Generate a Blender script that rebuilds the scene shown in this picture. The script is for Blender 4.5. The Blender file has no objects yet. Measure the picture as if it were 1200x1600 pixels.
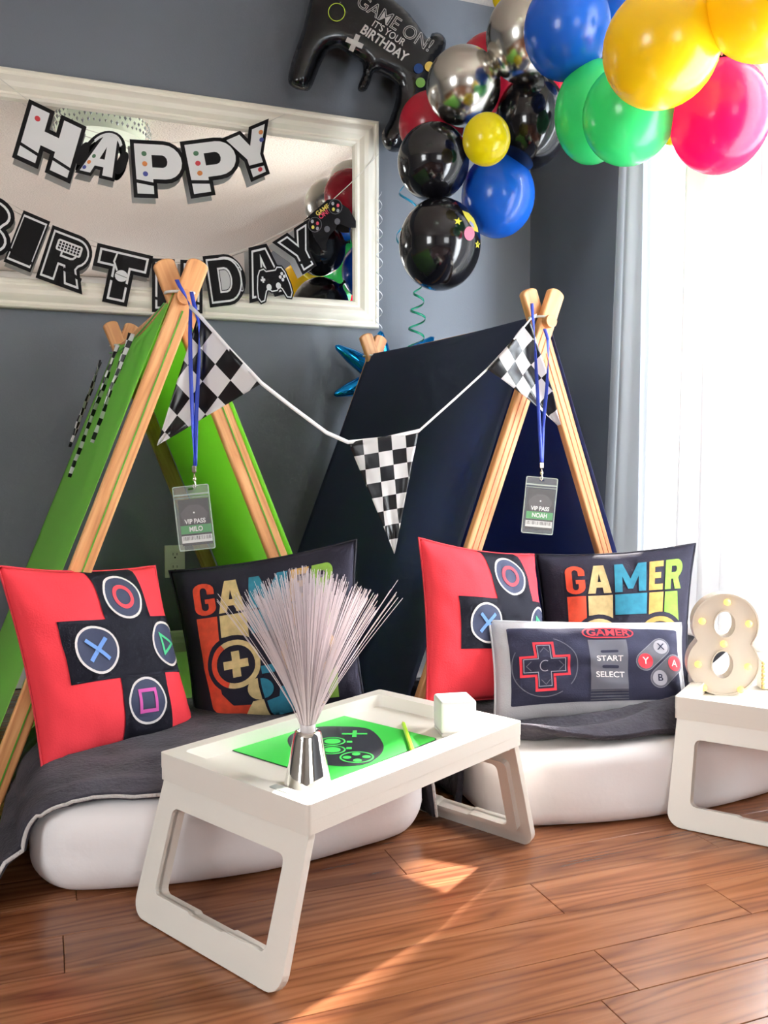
import bpy, bmesh, math, random
from mathutils import Vector, Matrix, noise
V = Vector
rnd = random.Random(7)
sc = bpy.context.scene
COL = sc.collection
PI = math.pi

# ------------------------------------------------------------------ camera
FPX, PITCH, CAMH = 1400.0, 0.0549, 0.7478
cam_d = bpy.data.cameras.new('camera')
cam_d.sensor_fit = 'HORIZONTAL'
cam_d.sensor_width = 36.0
cam_d.lens = 36.0 * FPX / 1200.0
cam_d.clip_start = 0.02
cam = bpy.data.objects.new('camera', cam_d)
cam.location = (0, 0, CAMH)
cam.rotation_euler = (PI / 2 - PITCH, 0, 0)
COL.objects.link(cam)
sc.camera = cam

# ------------------------------------------------------------------ room frame
YAW = math.radians(21.0)
WD = V((math.cos(YAW), math.sin(YAW), 0))      # along the back wall, to the right
WN = V((-math.sin(YAW), math.cos(YAW), 0))     # into the back wall
CORNER = V((0.586, 3.645, 0))                  # corner of back wall and right wall
CEIL = 2.515
def RM(u, v, z):
    return CORNER + WD * u + WN * v + V((0, 0, z))

# ------------------------------------------------------------------ light and exposure
sc.view_settings.view_transform = 'Standard'
sc.view_settings.look = 'None'
sc.view_settings.gamma = 1.0
sc.view_settings.use_curve_mapping = False
sc.view_settings.exposure = 0.2
sc.cycles.use_denoising = True
sc.cycles.use_adaptive_sampling = True
sc.cycles.adaptive_threshold = 0.05
sc.cycles.adaptive_min_samples = 16
sc.cycles.max_bounces = 8
sc.cycles.diffuse_bounces = 4
sc.cycles.glossy_bounces = 5
sc.cycles.transmission_bounces = 8
sc.cycles.transparent_max_bounces = 12
sc.cycles.sample_clamp_indirect = 6.0
sc.cycles.caustics_reflective = True
sc.cycles.caustics_refractive = False
world = bpy.data.worlds.new('daylight'); sc.world = world
world.use_nodes = True
_bg = world.node_tree.nodes['Background']
_bg.inputs[0].default_value = (0.90, 0.95, 1.0, 1)
_bg.inputs[1].default_value = 1.0
def light(name, kind, energy, color, loc, direction, size=None, size_y=None, angle=None):
    d = bpy.data.lights.new(name, kind)
    d.energy = energy; d.color = color
    if kind == 'AREA':
        d.shape = 'RECTANGLE'; d.size = size; d.size_y = size_y
    if angle is not None: d.angle = angle
    o = bpy.data.objects.new(name, d); COL.objects.link(o)
    o.location = loc
    o.rotation_euler = V(direction).to_track_quat('-Z', 'Y').to_euler()
    return o
SUN_DIR = V((-0.55, -0.835, -0.80))
light('sun', 'SUN', 46.0, (1.0, 0.93, 0.84), (4, 6, 5), SUN_DIR, angle=math.radians(2.5))
# daylight in the window openings; rear and left are unseen, added for fill
light('daylight_side_window', 'AREA', 225.0, (0.82, 0.91, 1.0), RM(0.26, -1.68, 1.28), -WD, 0.9, 1.9)
light('fill_rear_window', 'AREA', 48.0, (0.96, 0.98, 1.0), RM(-1.25, -6.12, 1.35), WN, 1.4, 1.3)
light('fill_left_window', 'AREA', 84.0, (0.97, 0.99, 1.0), RM(-4.75, -3.4, 1.5), WD, 1.3, 1.3)

# ------------------------------------------------------------------ projections used to read sizes off the place
def ray(px, py):
    xc = (px - 600) / FPX; yc = (800 - py) / FPX
    return V((xc, math.cos(PITCH) + yc * math.sin(PITCH), -math.sin(PITCH) + yc * math.cos(PITCH)))
EYE = V((0, 0, CAMH))
def P(px, py, d):
    r = ray(px, py); return EYE + r * (d / r.y)
def PZ(px, py, z):
    r = ray(px, py); return EYE + r * ((z - CAMH) / r.z)
def PW(px, py, off=0.0):
    r = ray(px, py); return EYE + r * (((CORNER - EYE).dot(WN) - off) / r.dot(WN))

# ------------------------------------------------------------------ materials
def lin(c):
    r = []
    for x in c[:3]:
        x = x / 255.0
        r.append(x / 12.92 if x <= 0.04045 else ((x + 0.055) / 1.055) ** 2.4)
    return (*r, 1.0)
MATS = {}
def mat(name, col, rough=0.55, metal=0.0, bump=0.0, bscale=60, var=0.0, vscale=6, col2=None, coat=0.0,
        translucent=0.0, tcol=None, clear=0.0, emit=0.0, spec=0.5, sheen=0.0):
    if name in MATS: return MATS[name]
    m = bpy.data.materials.new(name); m.use_nodes = True
    nt = m.node_tree; N = nt.nodes; L = nt.links
    b = N['Principled BSDF']; out = N['Material Output']
    b.inputs['Base Color'].default_value = lin(col)
    b.inputs['Roughness'].default_value = rough
    b.inputs['Metallic'].default_value = metal
    b.inputs['Specular IOR Level'].default_value = spec
    b.inputs['Coat Weight'].default_value = coat
    b.inputs['Coat Roughness'].default_value = 0.06
    b.inputs['Sheen Weight'].default_value = sheen
    if emit:
        b.inputs['Emission Color'].default_value = lin(col); b.inputs['Emission Strength'].default_value = emit
    tc = None
    if var or bump:
        tc = N.new('ShaderNodeTexCoord')
    if var:
        n = N.new('ShaderNodeTexNoise'); n.inputs['Scale'].default_value = vscale; n.inputs['Detail'].default_value = 5
        L.new(tc.outputs['Object'], n.inputs['Vector'])
        mx = N.new('ShaderNodeMix'); mx.data_type = 'RGBA'
        c2 = col2 or tuple(x * (1 - var) for x in col)
        mx.inputs['A'].default_value = lin(col); mx.inputs['B'].default_value = lin(c2)
        mr = N.new('ShaderNodeMapRange'); mr.inputs['From Min'].default_value = 0.35; mr.inputs['From Max'].default_value = 0.7
        L.new(n.outputs['Fac'], mr.inputs['Value']); L.new(mr.outputs['Result'], mx.inputs['Factor'])
        L.new(mx.outputs['Result'], b.inputs['Base Color'])
    if bump:
        n2 = N.new('ShaderNodeTexNoise'); n2.inputs['Scale'].default_value = bscale; n2.inputs['Detail'].default_value = 4
        L.new(tc.outputs['Object'], n2.inputs['Vector'])
        bp = N.new('ShaderNodeBump'); bp.inputs['Strength'].default_value = bump; bp.inputs['Distance'].default_value = 0.01
        L.new(n2.outputs['Fac'], bp.inputs['Height']); L.new(bp.outputs['Normal'], b.inputs['Normal'])
    last = b.outputs['BSDF']
    if translucent:
        t = N.new('ShaderNodeBsdfTranslucent'); t.inputs['Color'].default_value = lin(tcol or col)
        ms = N.new('ShaderNodeMixShader'); ms.inputs['Fac'].default_value = translucent
        L.new(last, ms.inputs[1]); L.new(t.outputs[0], ms.inputs[2]); last = ms.outputs[0]
    if clear:
        t = N.new('ShaderNodeBsdfTransparent')
        ms = N.new('ShaderNodeMixShader'); ms.inputs['Fac'].default_value = clear
        L.new(last, ms.inputs[1]); L.new(t.outputs[0], ms.inputs[2]); last = ms.outputs[0]
    if last != b.outputs['BSDF']: L.new(last, out.inputs['Surface'])
    MATS[name] = m
    return m

def wood_mat(name, c1, c2, c3, sx=1.5, sy=26.0, rough=0.4, rings=0.5):
    if name in MATS: return MATS[name]
    m = bpy.data.materials.new(name); m.use_nodes = True
    nt = m.node_tree; N = nt.nodes; L = nt.links; b = N['Principled BSDF']
    tc = N.new('ShaderNodeTexCoord'); oi = N.new('ShaderNodeObjectInfo')
    add = N.new('ShaderNodeVectorMath'); add.operation = 'ADD'
    mul = N.new('ShaderNodeVectorMath'); mul.operation = 'SCALE'; mul.inputs['Scale'].default_value = 37.0
    cmb = N.new('ShaderNodeCombineXYZ')
    for k in range(3): L.new(oi.outputs['Random'], cmb.inputs[k])
    L.new(cmb.outputs[0], mul.inputs[0]); L.new(tc.outputs['Object'], add.inputs[0]); L.new(mul.outputs[0], add.inputs[1])
    mp = N.new('ShaderNodeMapping'); mp.inputs['Scale'].default_value = (sx, sy, sy)
    L.new(add.outputs[0], mp.inputs['Vector'])
    n = N.new('ShaderNodeTexNoise'); n.inputs['Scale'].default_value = 2.2; n.inputs['Detail'].default_value = 6; n.inputs['Distortion'].default_value = 0.5
    L.new(mp.outputs[0], n.inputs['Vector'])
    mp2 = N.new('ShaderNodeMapping'); mp2.inputs['Scale'].default_value = (sx * 0.55, sy * 0.46, sy * 0.46)
    L.new(add.outputs[0], mp2.inputs['Vector'])
    n3 = N.new('ShaderNodeTexNoise'); n3.inputs['Scale'].default_value = 0.85; n3.inputs['Detail'].default_value = 2.0
    L.new(mp2.outputs[0], n3.inputs['Vector'])
    mm = N.new('ShaderNodeMath'); mm.operation = 'MULTIPLY'; mm.inputs[1].default_value = 15.0
    L.new(n3.outputs['Fac'], mm.inputs[0])
    fr = N.new('ShaderNodeMath'); fr.operation = 'PINGPONG'; fr.inputs[1].default_value = 0.5
    L.new(mm.outputs[0], fr.inputs[0])
    pw = N.new('ShaderNodeMath'); pw.operation = 'POWER'; pw.inputs[1].default_value = 2.0
    L.new(fr.outputs[0], pw.inputs[0])
    ad = N.new('ShaderNodeMath'); ad.operation = 'MULTIPLY_ADD'; ad.inputs[1].default_value = rings * 2.4
    L.new(pw.outputs[0], ad.inputs[0]); L.new(n.outputs['Fac'], ad.inputs[2])
    cr = N.new('ShaderNodeValToRGB')
    e = cr.color_ramp.elements
    e[0].position = 0.32; e[0].color = lin(c1); e[1].position = 1.05 if False else 1.0; e[1].color = lin(c3)
    x = e.new(0.6); x.color = lin(c2)
    L.new(ad.outputs[0], cr.inputs[0])
    hs = N.new('ShaderNodeHueSaturation')
    mr = N.new('ShaderNodeMapRange'); mr.inputs['To Min'].default_value = 0.9; mr.inputs['To Max'].default_value = 1.1
    L.new(oi.outputs['Random'], mr.inputs['Value']); L.new(mr.outputs[0], hs.inputs['Value'])
    L.new(cr.outputs[0], hs.inputs['Color']); L.new(hs.outputs[0], b.inputs['Base Color'])
    b.inputs['Roughness'].default_value = rough
    if rough < .27: b.inputs['Specular IOR Level'].default_value = .62
    bp = N.new('ShaderNodeBump'); bp.inputs['Strength'].default_value = 0.05; bp.inputs['Distance'].default_value = 0.004
    L.new(n.outputs['Fac'], bp.inputs['Height']); L.new(bp.outputs[0], b.inputs['Normal'])
    MATS[name] = m
    return m

# ------------------------------------------------------------------ mesh helpers
class MB:
    """collects verts and faces in world space"""
    def __init__(s): s.v = []; s.f = []
    def add(s, vs, fs):
        o = len(s.v); s.v += [V(p) for p in vs]; s.f += [tuple(i + o for i in f) for f in fs]; return s
    def box(s, c, half, ax=None):
        ax = ax or (V((1, 0, 0)), V((0, 1, 0)), V((0, 0, 1)))
        c = V(c); vs = []
        for k in (-1, 1):
            for j in (-1, 1):
                for i in (-1, 1):
                    vs.append(c + ax[0] * (i * half[0]) + ax[1] * (j * half[1]) + ax[2] * (k * half[2]))
        return s.add(vs, [(0, 2, 3, 1), (4, 5, 7, 6), (0, 1, 5, 4), (2, 6, 7, 3), (0, 4, 6, 2), (1, 3, 7, 5)])
    def bxw(s, u0, u1, v0, v1, z0, z1):   # box in room coordinates
        return s.box(RM((u0 + u1) / 2, (v0 + v1) / 2, (z0 + z1) / 2), (abs(u1 - u0) / 2, abs(v1 - v0) / 2, abs(z1 - z0) / 2), (WD, WN, V((0, 0, 1))))
    def tube(s, path, r, n=8, cap=True):
        path = [V(p) for p in path]; k = len(path)
        rs = r if isinstance(r, (list, tuple)) else [r] * k
        t0 = (path[1] - path[0]).normalized()
        up = V((0, 0, 1)) if abs(t0.z) < 0.9 else V((1, 0, 0))
        a = t0.cross(up).normalized(); vs = []
        for i in range(k):
            t = (path[min(i + 1, k - 1)] - path[max(i - 1, 0)]).normalized()
            a = (a - t * a.dot(t)).normalized(); b = t.cross(a)
            for j in range(n):
                g = 2 * PI * j / n
                vs.append(path[i] + (a * math.cos(g) + b * math.sin(g)) * rs[i])
        fs = []
        for i in range(k - 1):
            for j in range(n):
                fs.append((i * n + j, i * n + (j + 1) % n, (i + 1) * n + (j + 1) % n, (i + 1) * n + j))
        if cap:
            fs.append(tuple(range(n - 1, -1, -1))); fs.append(tuple((k - 1) * n + j for j in range(n)))
        return s.add(vs, fs)
    def lathe(s, prof, c, n=32, ax=None):
        ax = ax or (V((1, 0, 0)), V((0, 1, 0)), V((0, 0, 1)))
        c = V(c); vs = []; fs = []; k = len(prof)
        for (r, z) in prof:
            for j in range(n):
                g = 2 * PI * j / n
                vs.append(c + ax[0] * (r * math.cos(g)) + ax[1] * (r * math.sin(g)) + ax[2] * z)
        for i in range(k - 1):
            for j in range(n):
                fs.append((i * n + j, i * n + (j + 1) % n, (i + 1) * n + (j + 1) % n, (i + 1) * n + j))
        fs.append(tuple(range(n - 1, -1, -1))); fs.append(tuple((k - 1) * n + j for j in range(n)))
        return s.add(vs, fs)
    def grid(s, fn, nu, nv):
        vs = [fn(i / nu, j / nv) for j in range(nv + 1) for i in range(nu + 1)]
        fs = []
        for j in range(nv):
            for i in range(nu):
                a = j * (nu + 1) + i
                fs.append((a, a + 1, a + nu + 2, a + nu + 1))
        return s.add(vs, fs)
    def ribbon(s, path, width, wdir=None):   # flat strip along a path
        path = [V(p) for p in path]; vs = []; k = len(path)
        for i in range(k):
            w = wdir[i] if isinstance(wdir, list) else wdir
            vs += [path[i] - w * (width / 2), path[i] + w * (width / 2)]
        return s.add(vs, [(2 * i, 2 * i + 1, 2 * i + 3, 2 * i + 2) for i in range(k - 1)])
    def map(s, fn): s.v = [fn(p) for p in s.v]; return s
    def obj(s, name, m, parent=None, smooth=False, bevel=0.0, solid=0.0, seg=2, weld=False, sub=0, angle=None):
        root = parent
        while root is not None and root.parent is not None: root = root.parent
        if root is not None: org = ROOTLOC[root.name]
        else:
            xs = [p.x for p in s.v]; ys = [p.y for p in s.v]; zs = [p.z for p in s.v]
            org = V(((min(xs) + max(xs)) / 2, (min(ys) + max(ys)) / 2, min(zs)))
        me = bpy.data.meshes.new(name)
        me.from_pydata([tuple(p - org) for p in s.v], [], s.f)
        if weld:
            bm = bmesh.new(); bm.from_mesh(me)
            bmesh.ops.remove_doubles(bm, verts=bm.verts, dist=1e-5)
            bmesh.ops.recalc_face_normals(bm, faces=bm.faces)
            bm.to_mesh(me); bm.free()
        else:
            me.validate(); 
        me.update()
        if smooth:
            if angle: me.shade_smooth() if not hasattr(me, 'set_sharp_from_angle') else (me.shade_smooth(), me.set_sharp_from_angle(angle=math.radians(angle)))
            else: me.shade_smooth()
        o = bpy.data.objects.new(name, me); COL.objects.link(o)
        me.materials.append(m)
        if parent is None: o.location = org; ROOTLOC[o.name] = org
        else: o.parent = parent
        if sub:
            md = o.modifiers.new('subdivision', 'SUBSURF'); md.levels = sub; md.render_levels = sub
        if solid:
            md = o.modifiers.new('thickness', 'SOLIDIFY'); md.thickness = solid; md.offset = 0
        if bevel:
            md = o.modifiers.new('bevel', 'BEVEL'); md.width = bevel; md.segments = seg; md.limit_method = 'ANGLE'; md.angle_limit = math.radians(40)
        return o
ROOTLOC = {}
def thing(name, loc, label, cat, group=None):
    o = bpy.data.objects.new(name, None); COL.objects.link(o)
    o.empty_display_size = 0.05
    o.location = loc; ROOTLOC[o.name] = V(loc)
    o['label'] = label; o['category'] = cat
    if group: o['group'] = group
    return o
def tag(o, label, cat, group=None):
    o['label'] = label; o['category'] = cat
    if group: o['group'] = group
    return o
def struct(o): o['kind'] = 'structure'; return o
def part(o, label): o['label'] = label; return o

# 2D outlines -> meshes -------------------------------------------------------
def arc(cx, cy, rx, ry, a0, a1, n=12):
    return [(cx + rx * math.cos(math.radians(a0 + (a1 - a0) * i / n)), cy + ry * math.sin(math.radians(a0 + (a1 - a0) * i / n))) for i in range(n + 1)]
def circ(cx, cy, rx, ry=None, n=32):
    return arc(cx, cy, rx, ry or rx, 0, 360, n)[:-1]
def rect(x0, y0, x1, y1, r=0.0):
    if r <= 0: return [(x0, y0), (x1, y0), (x1, y1), (x0, y1)]
    return arc(x1 - r, y0 + r, r, r, -90, 0, 5) + arc(x1 - r, y1 - r, r, r, 0, 90, 5) + arc(x0 + r, y1 - r, r, r, 90, 180, 5) + arc(x0 + r, y0 + r, r, r, 180, 270, 5)
def rot2(pts, a, cx=0, cy=0):
    c, s_ = math.cos(math.radians(a)), math.sin(math.radians(a))
    return [(cx + (x - cx) * c - (y - cy) * s_, cy + (x - cx) * s_ + (y - cy) * c) for x, y in pts]
def _curve_mesh(cu):
    ob = bpy.data.objects.new('tmp', cu)
    me = ob.to_mesh()
    vs = [v.co.copy() for v in me.vertices]; fs = [tuple(p.vertices) for p in me.polygons]
    ob.to_mesh_clear(); bpy.data.objects.remove(ob); bpy.data.curves.remove(cu)
    return vs, fs
def shape2d(loops, ext=0.0, off=0.0):
    cu = bpy.data.curves.new('tmp', 'CURVE'); cu.dimensions = '2D'; cu.fill_mode = 'BOTH' if ext else 'FRONT'
    cu.extrude = ext; cu.offset = off
    for lp in loops:
        sp = cu.splines.new('POLY'); sp.points.add(len(lp) - 1); sp.use_cyclic_u = True
        for p, q in zip(sp.points, lp): p.co = (q[0], q[1], 0, 1)
    return _curve_mesh(cu)
def text2d(txt, size=1.0, off=0.0, ext=0.0, sx=1.0, space=1.0, align='CENTER'):
    cu = bpy.data.curves.new('tmp', 'FONT'); cu.body = txt; cu.size = size; cu.align_x = align; cu.align_y = 'CENTER'
    cu.offset = off; cu.extrude = ext; cu.fill_mode = 'BOTH' if ext else 'FRONT'; cu.space_character = space
    vs, fs = _curve_mesh(cu)
    return [V((v.x * sx, v.y, v.z)) for v in vs], fs
def gridcut(vs, fs, step, x0=0.0, y0=0.0):
    bm = bmesh.new()
    bv = [bm.verts.new(v) for v in vs]
    for f in fs:
        try: bm.faces.new([bv[i] for i in f])
        except ValueError: pass
    bmesh.ops.remove_doubles(bm, verts=bm.verts, dist=1e-5)
    for ax in (0, 1):
        lo = min(v.co[ax] for v in bm.verts); hi = max(v.co[ax] for v in bm.verts)
        k = math.ceil(lo / step)
        while k * step < hi:
            co = V((0, 0, 0)); co[ax] = k * step; no = V((0, 0, 0)); no[ax] = 1
            bmesh.ops.bisect_plane(bm, geom=bm.verts[:] + bm.edges[:] + bm.faces[:], plane_co=co, plane_no=no, dist=1e-6)
            k += 1
    bm.verts.index_update()
    rv = [v.co.copy() for v in bm.verts]; rf = [tuple(v.index for v in f.verts) for f in bm.faces]
    bm.free()
    return rv, rf
def move2(vf, dx, dy, a=0.0, s=1.0):
    c, s_ = math.cos(math.radians(a)) * s, math.sin(math.radians(a)) * s
    return [V((dx + v.x * c - v.y * s_, dy + v.x * s_ + v.y * c, v.z)) for v in vf[0]], vf[1]

# block letters on a unit box --------------------------------------------------
GLY = {
 'H': [[(0, 0), (.36, 0), (.36, .36), (.64, .36), (.64, 0), (1, 0), (1, 1), (.64, 1), (.64, .64), (.36, .64), (.36, 1), (0, 1)]],
 'A': [[(0, 0), (.30, 1), (.70, 1), (1, 0), (.68, 0), (.63, .2), (.37, .2), (.32, 0)], [(.43, .40), (.57, .40), (.5, .70)]],
 'P': [[(0, 0), (.36, 0), (.36, .30)] + arc(.62, .65, .38, .35, -90, 90, 10) + [(0, 1)], [(.36, .54)] + arc(.58, .66, .10, .12, -90, 90, 6) + [(.36, .78)]],
 'Y': [[(0, 1), (.34, 1), (.5, .68), (.66, 1), (1, 1), (.67, .42), (.67, 0), (.33, 0), (.33, .42)]],
 'B': [[(0, 0)] + arc(.64, .27, .36, .27, -90, 60, 8) + arc(.62, .75, .33, .25, -40, 90, 8) + [(0, 1)], rect(.36, .2, .6, .36), rect(.36, .64, .58, .8)],
 'I': [rect(0, 0, 1, 1)],
 'R': [[(0, 0), (.36, 0), (.36, .34), (.48, .34), (.62, 0), (1, 0), (.8, .36)] + arc(.64, .69, .36, .31, -58, 90, 9) + [(0, 1)], [(.36, .56)] + arc(.58, .67, .10, .11, -90, 90, 6) + [(.36, .78)]],
 'T': [[(.32, 0), (.68, 0), (.68, .68), (1, .68), (1, 1), (0, 1), (0, .68), (.32, .68)]],
 'D': [[(0, 0)] + arc(.55, .5, .45, .5, -90, 90, 12) + [(0, 1)], [(.34, .26)] + arc(.5, .5, .16, .24, -90, 90, 8) + [(.34, .74)]],
 'G': [arc(.5, .22, .5, .22, 0, -90, 5)[::1][0:1] + [(1, .5), (.52, .5), (.52, .36), (.66, .36), (.66, .24)] + arc(.5, .24, .16, .1, 0, -180, 6) + [(.34, .76)] + arc(.5, .76, .16, .1, 180, 0, 6) + [(.66, .64), (1, .64), (1, .78)] + arc(.5, .78, .5, .22, 0, 180, 8) + [(0, .22)] + arc(.5, .22, .5, .22, 180, 355, 8)],
 'M': [[(0, 0), (.24, 0), (.24, .55), (.42, .1), (.58, .1), (.76, .55), (.76, 0), (1, 0), (1, 1), (.74, 1), (.5, .45), (.26, 1), (0, 1)]],
 'E': [[(0, 0), (1, 0), (1, .2), (.4, .2), (.4, .4), (.85, .4), (.85, .6), (.4, .6), (.4, .8), (1, .8), (1, 1), (0, 1)]],
}

# ================================================================== ROOM
M_wall = mat('slate grey paint', (108, 113, 121), 0.62, bump=0.06, bscale=160, var=0.04, vscale=3)
M_rear = mat('pale rear paint', (176, 172, 166), 0.7, bump=0.05, bscale=120)
M_ceil = mat('popcorn ceiling', (226, 216, 206), 0.9, bump=0.9, bscale=90, var=0.04, vscale=60)
M_trim = mat('white trim paint', (232, 230, 224), 0.4, var=0.03, vscale=8)
UL, VR = -4.6, -5.95
struct(MB().bxw(UL - .1, 0.12, 0, 0.1, -0.05, CEIL).obj('wall_back', M_wall))
b = MB()
for (v0, v1, z0, z1) in ((VR, -4.05, -.05, CEIL), (-2.75, 0, -.05, CEIL), (-4.05, -2.75, -.05, .85), (-4.05, -2.75, 2.15, CEIL)):
    b.bxw(UL - .1, UL, v0, v1, z0, z1)
struct(b.obj('wall_left', M_rear))
# right wall with its low window: opening along v from -0.80 to -2.45
WV0, WV1, WZ0, WZ1 = -0.72, -2.15, 0.27, 2.25
b = MB()
b.bxw(0, .12, WV0, 0, -.05, CEIL).bxw(0, .12, VR, WV1, -.05, CEIL).bxw(0, .12, WV1, WV0, -.05, WZ0).bxw(0, .12, WV1, WV0, WZ1, CEIL)
struct(b.obj('wall_right', M_wall))
# wall behind the camera with an unseen window added for fill
b = MB(); ZR0, ZR1 = .75, 1.95
for (a0, a1, z0, z1) in ((UL, -1.9, -.05, CEIL), (-.6, 0.12, -.05, CEIL), (-1.9, -.6, -.05, ZR0), (-1.9, -.6, ZR1, CEIL)):
    b.bxw(a0, a1, VR - .1, VR, z0, z1)
struct(b.obj('wall_rear', M_rear))
struct(MB().bxw(UL - .1, 0.12, VR - .1, .1, CEIL, CEIL + .1).obj('ceiling', M_ceil))
# window frames, sash bars and panes
M_glass = mat('window glass', (235, 242, 245), 0.02, clear=0.94)
w1 = thing('window_1', RM(.06, (WV0 + WV1) / 2, WZ0), '', ''); del w1['label']; del w1['category']; struct(w1)
f = MB()
f.bxw(.03, .09, WV0 - .05, WV0, WZ0, WZ1).bxw(.03, .09, WV1, WV1 + .05, WZ0, WZ1).bxw(.03, .09, WV1, WV0, WZ1 - .05, WZ1).bxw(.03, .09, WV1, WV0, WZ0, WZ0 + .05)
f.bxw(.03, .09, -1.48, -1.43, WZ0, WZ1)
f.obj('window_frame', M_trim, w1, bevel=.004)
MB().bxw(.055, .06, WV0 - .05, -1.43, WZ0 + .05, WZ1 - .05).obj('pane', M_glass, w1)
MB().bxw(.055, .06, -1.48, WV1 + .05, WZ0 + .05, WZ1 - .05).obj('pane', M_glass, w1)
MB().bxw(-.06, .08, WV1 - .06, WV0 + .06, WZ0 - .035, WZ0).obj('window_sill', M_trim, w1, bevel=.006)
for i, (a0, a1) in enumerate(((-1.9, -.6),)):  # unseen rear window, added for soft front fill
    w = thing('window_%d' % (i + 2), RM((a0 + a1) / 2, VR, ZR0), '', ''); del w['label']; del w['category']; struct(w)
    f = MB(); f.bxw(a0, a0 + .06, VR - .08, VR + .02, ZR0, ZR1).bxw(a1 - .06, a1, VR - .08, VR + .02, ZR0, ZR1).bxw(a0, a1, VR - .08, VR + .02, ZR1 - .06, ZR1).bxw(a0, a1, VR - .08, VR + .02, ZR0, ZR0 + .06)
    f.bxw(a0, a1, VR - .06, VR, 1.33, 1.37).obj('window_frame', M_trim, w)
    MB().bxw(a0 + .06, a1 - .06, VR - .05, VR - .045, ZR0 + .06, ZR1 - .06).obj('pane', M_glass, w)
w = thing('window_3', RM(UL, -3.4, .85), '', ''); del w['label']; del w['category']; struct(w)  # unseen left window, added to light the right wall and tent side
f = MB(); f.bxw(UL - .08, UL + .02, -4.05, -3.99, .85, 2.15).bxw(UL - .08, UL + .02, -2.81, -2.75, .85, 2.15).bxw(UL - .08, UL + .02, -4.05, -2.75, 2.09, 2.15).bxw(UL - .08, UL + .02, -4.05, -2.75, .85, .91)
f.bxw(UL - .06, UL, -4.05, -2.75, 1.48, 1.52).obj('window_frame', M_trim, w)
MB().bxw(UL - .05, UL - .045, -3.99, -2.81, .91, 2.09).obj('pane', M_glass, w)
# baseboards with a moulded cap
def baseboard(name, u0, v0, u1, v1, axis):
    prof = [(0, 0), (.018, 0), (.018, .115), (.013, .125), (.013, .135), (.008, .150), (0, .156)]
    b = MB(); vs = []
    for (u, v) in ((u0, v0), (u1, v1)):
        for (t, z) in prof:
            vs.append(RM(u, v - t, z) if axis == 'b' else (RM(u - t, v, z) if axis == 'r' else (RM(u + t, v, z) if axis == 'l' else RM(u, v + t, z))))
    n = len(prof)
    b.add(vs, [(i, (i + 1) % n, n + (i + 1) % n, n + i) for i in range(n)] + [tuple(range(n - 1, -1, -1)), tuple(range(n, 2 * n))])
    struct(b.obj(name, M_trim, weld=True))
baseboard('baseboard_back', UL, 0, -.02, 0, 'b')
baseboard('baseboard_right', 0, -.02, 0, VR, 'r')
baseboard('baseboard_left', UL, VR, UL, 0, 'l')
baseboard('baseboard_rear', UL, VR, 0, VR, 'f')
struct(MB().bxw(UL, 0, VR, VR + .09, CEIL - .10, CEIL).obj('trim_1', M_trim, bevel=.03))

# floor: laminate planks, each a piece of its own
M_floor = wood_mat('oak laminate', (156, 104, 70), (136, 83, 52), (92, 51, 32), 1.3, 24.0, 0.26, 0.55)
M_under = mat('floor joint base', (96, 56, 34), 0.8)  # brown base under the planks, showing in the joints
fl = struct(MB().bxw(UL - .1, 0.12, VR - .1, .1, -.09, -.006).obj('floor', M_under))
FLOC = ROOTLOC['floor']
FW = 0.1125
s_ang = YAW
nrm0 = 1.0215                       # a joint line at this distance along the wall normal through the eye
base_n = WN.dot(CORNER)
rows = []
k0 = math.floor((base_n - 6.0 - nrm0) / FW)
ends = {0: .781, -1: .716, 1: 1.09, 2: .80, 3: .02}
PLM = {}
def plank_mesh(L):
    key = round(L, 3)
    if key in PLM: return PLM[key]
    h, g, c = .006, .0005, .0007
    w = FW - g; l = L - g
    vs = []
    for (z, i) in ((-h, 0), (-c, 0), (0, c)):
        for (x, y) in ((g + i, g + i), (l - i, g + i), (l - i, w - i), (g + i, w - i)): vs.append((x, y, z))
    fs = [(8, 9, 10, 11)]
    for r in (0, 4):
        for j in range(4): fs.append((r + j, r + (j + 1) % 4, r + 4 + (j + 1) % 4, r + 4 + j))
    me = bpy.data.meshes.new('plank'); me.from_pydata(vs, [], fs); me.update(); me.materials.append(M_floor)
    PLM[key] = me
    return me
n_planks = 0
s_right = WD.dot(CORNER)
k = 0
while True:
    n1 = nrm0 + FW * (k - 3)
    if n1 + FW > base_n - .02: break
    if n1 > 0.55:
        ph = ends.get(k - 3, rnd.uniform(0, 1.2))
        x = ph - 1.2 * math.ceil((ph + 1.7) / 1.2)
        while x < s_right - .02:
            L = min(1.2, s_right - .02 - x)
            if L > .03 and x + L > -1.6:
                o = bpy.data.objects.new('plank', plank_mesh(L)); COL.objects.link(o); o.parent = fl
                p = WD * x + WN * n1
                o.location = V((p.x, p.y, 0)) - FLOC + V((0, 0, -.0))
                o.rotation_euler = (0, 0, YAW)
                n_planks += 1
            x += 1.2
    k += 1
# the rest of the floor, nearer than the picture shows
o = MB(); a = WD * (-4.2) + WN * (-2.6)
nend = nrm0 + FW * (math.ceil((0.55 - nrm0) / FW))
o.box(WD * ((-4.2 + s_right - .02) / 2) + WN * ((-2.75 + nend) / 2) + V((0, 0, -.003)), ((s_right - .02 + 4.2) / 2, (nend + 2.75) / 2, .003), (WD, WN, V((0, 0, 1))))
o.box(WD * ((-4.2 - 2.8) / 2) + WN * ((base_n - .02 + nend) / 2) + V((0, 0, -.003)), (.7, (base_n - .02 - nend) / 2, .003), (WD, WN, V((0, 0, 1))))
q = o.obj('plank_field', M_floor, fl); q['kind'] = 'stuff'

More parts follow.
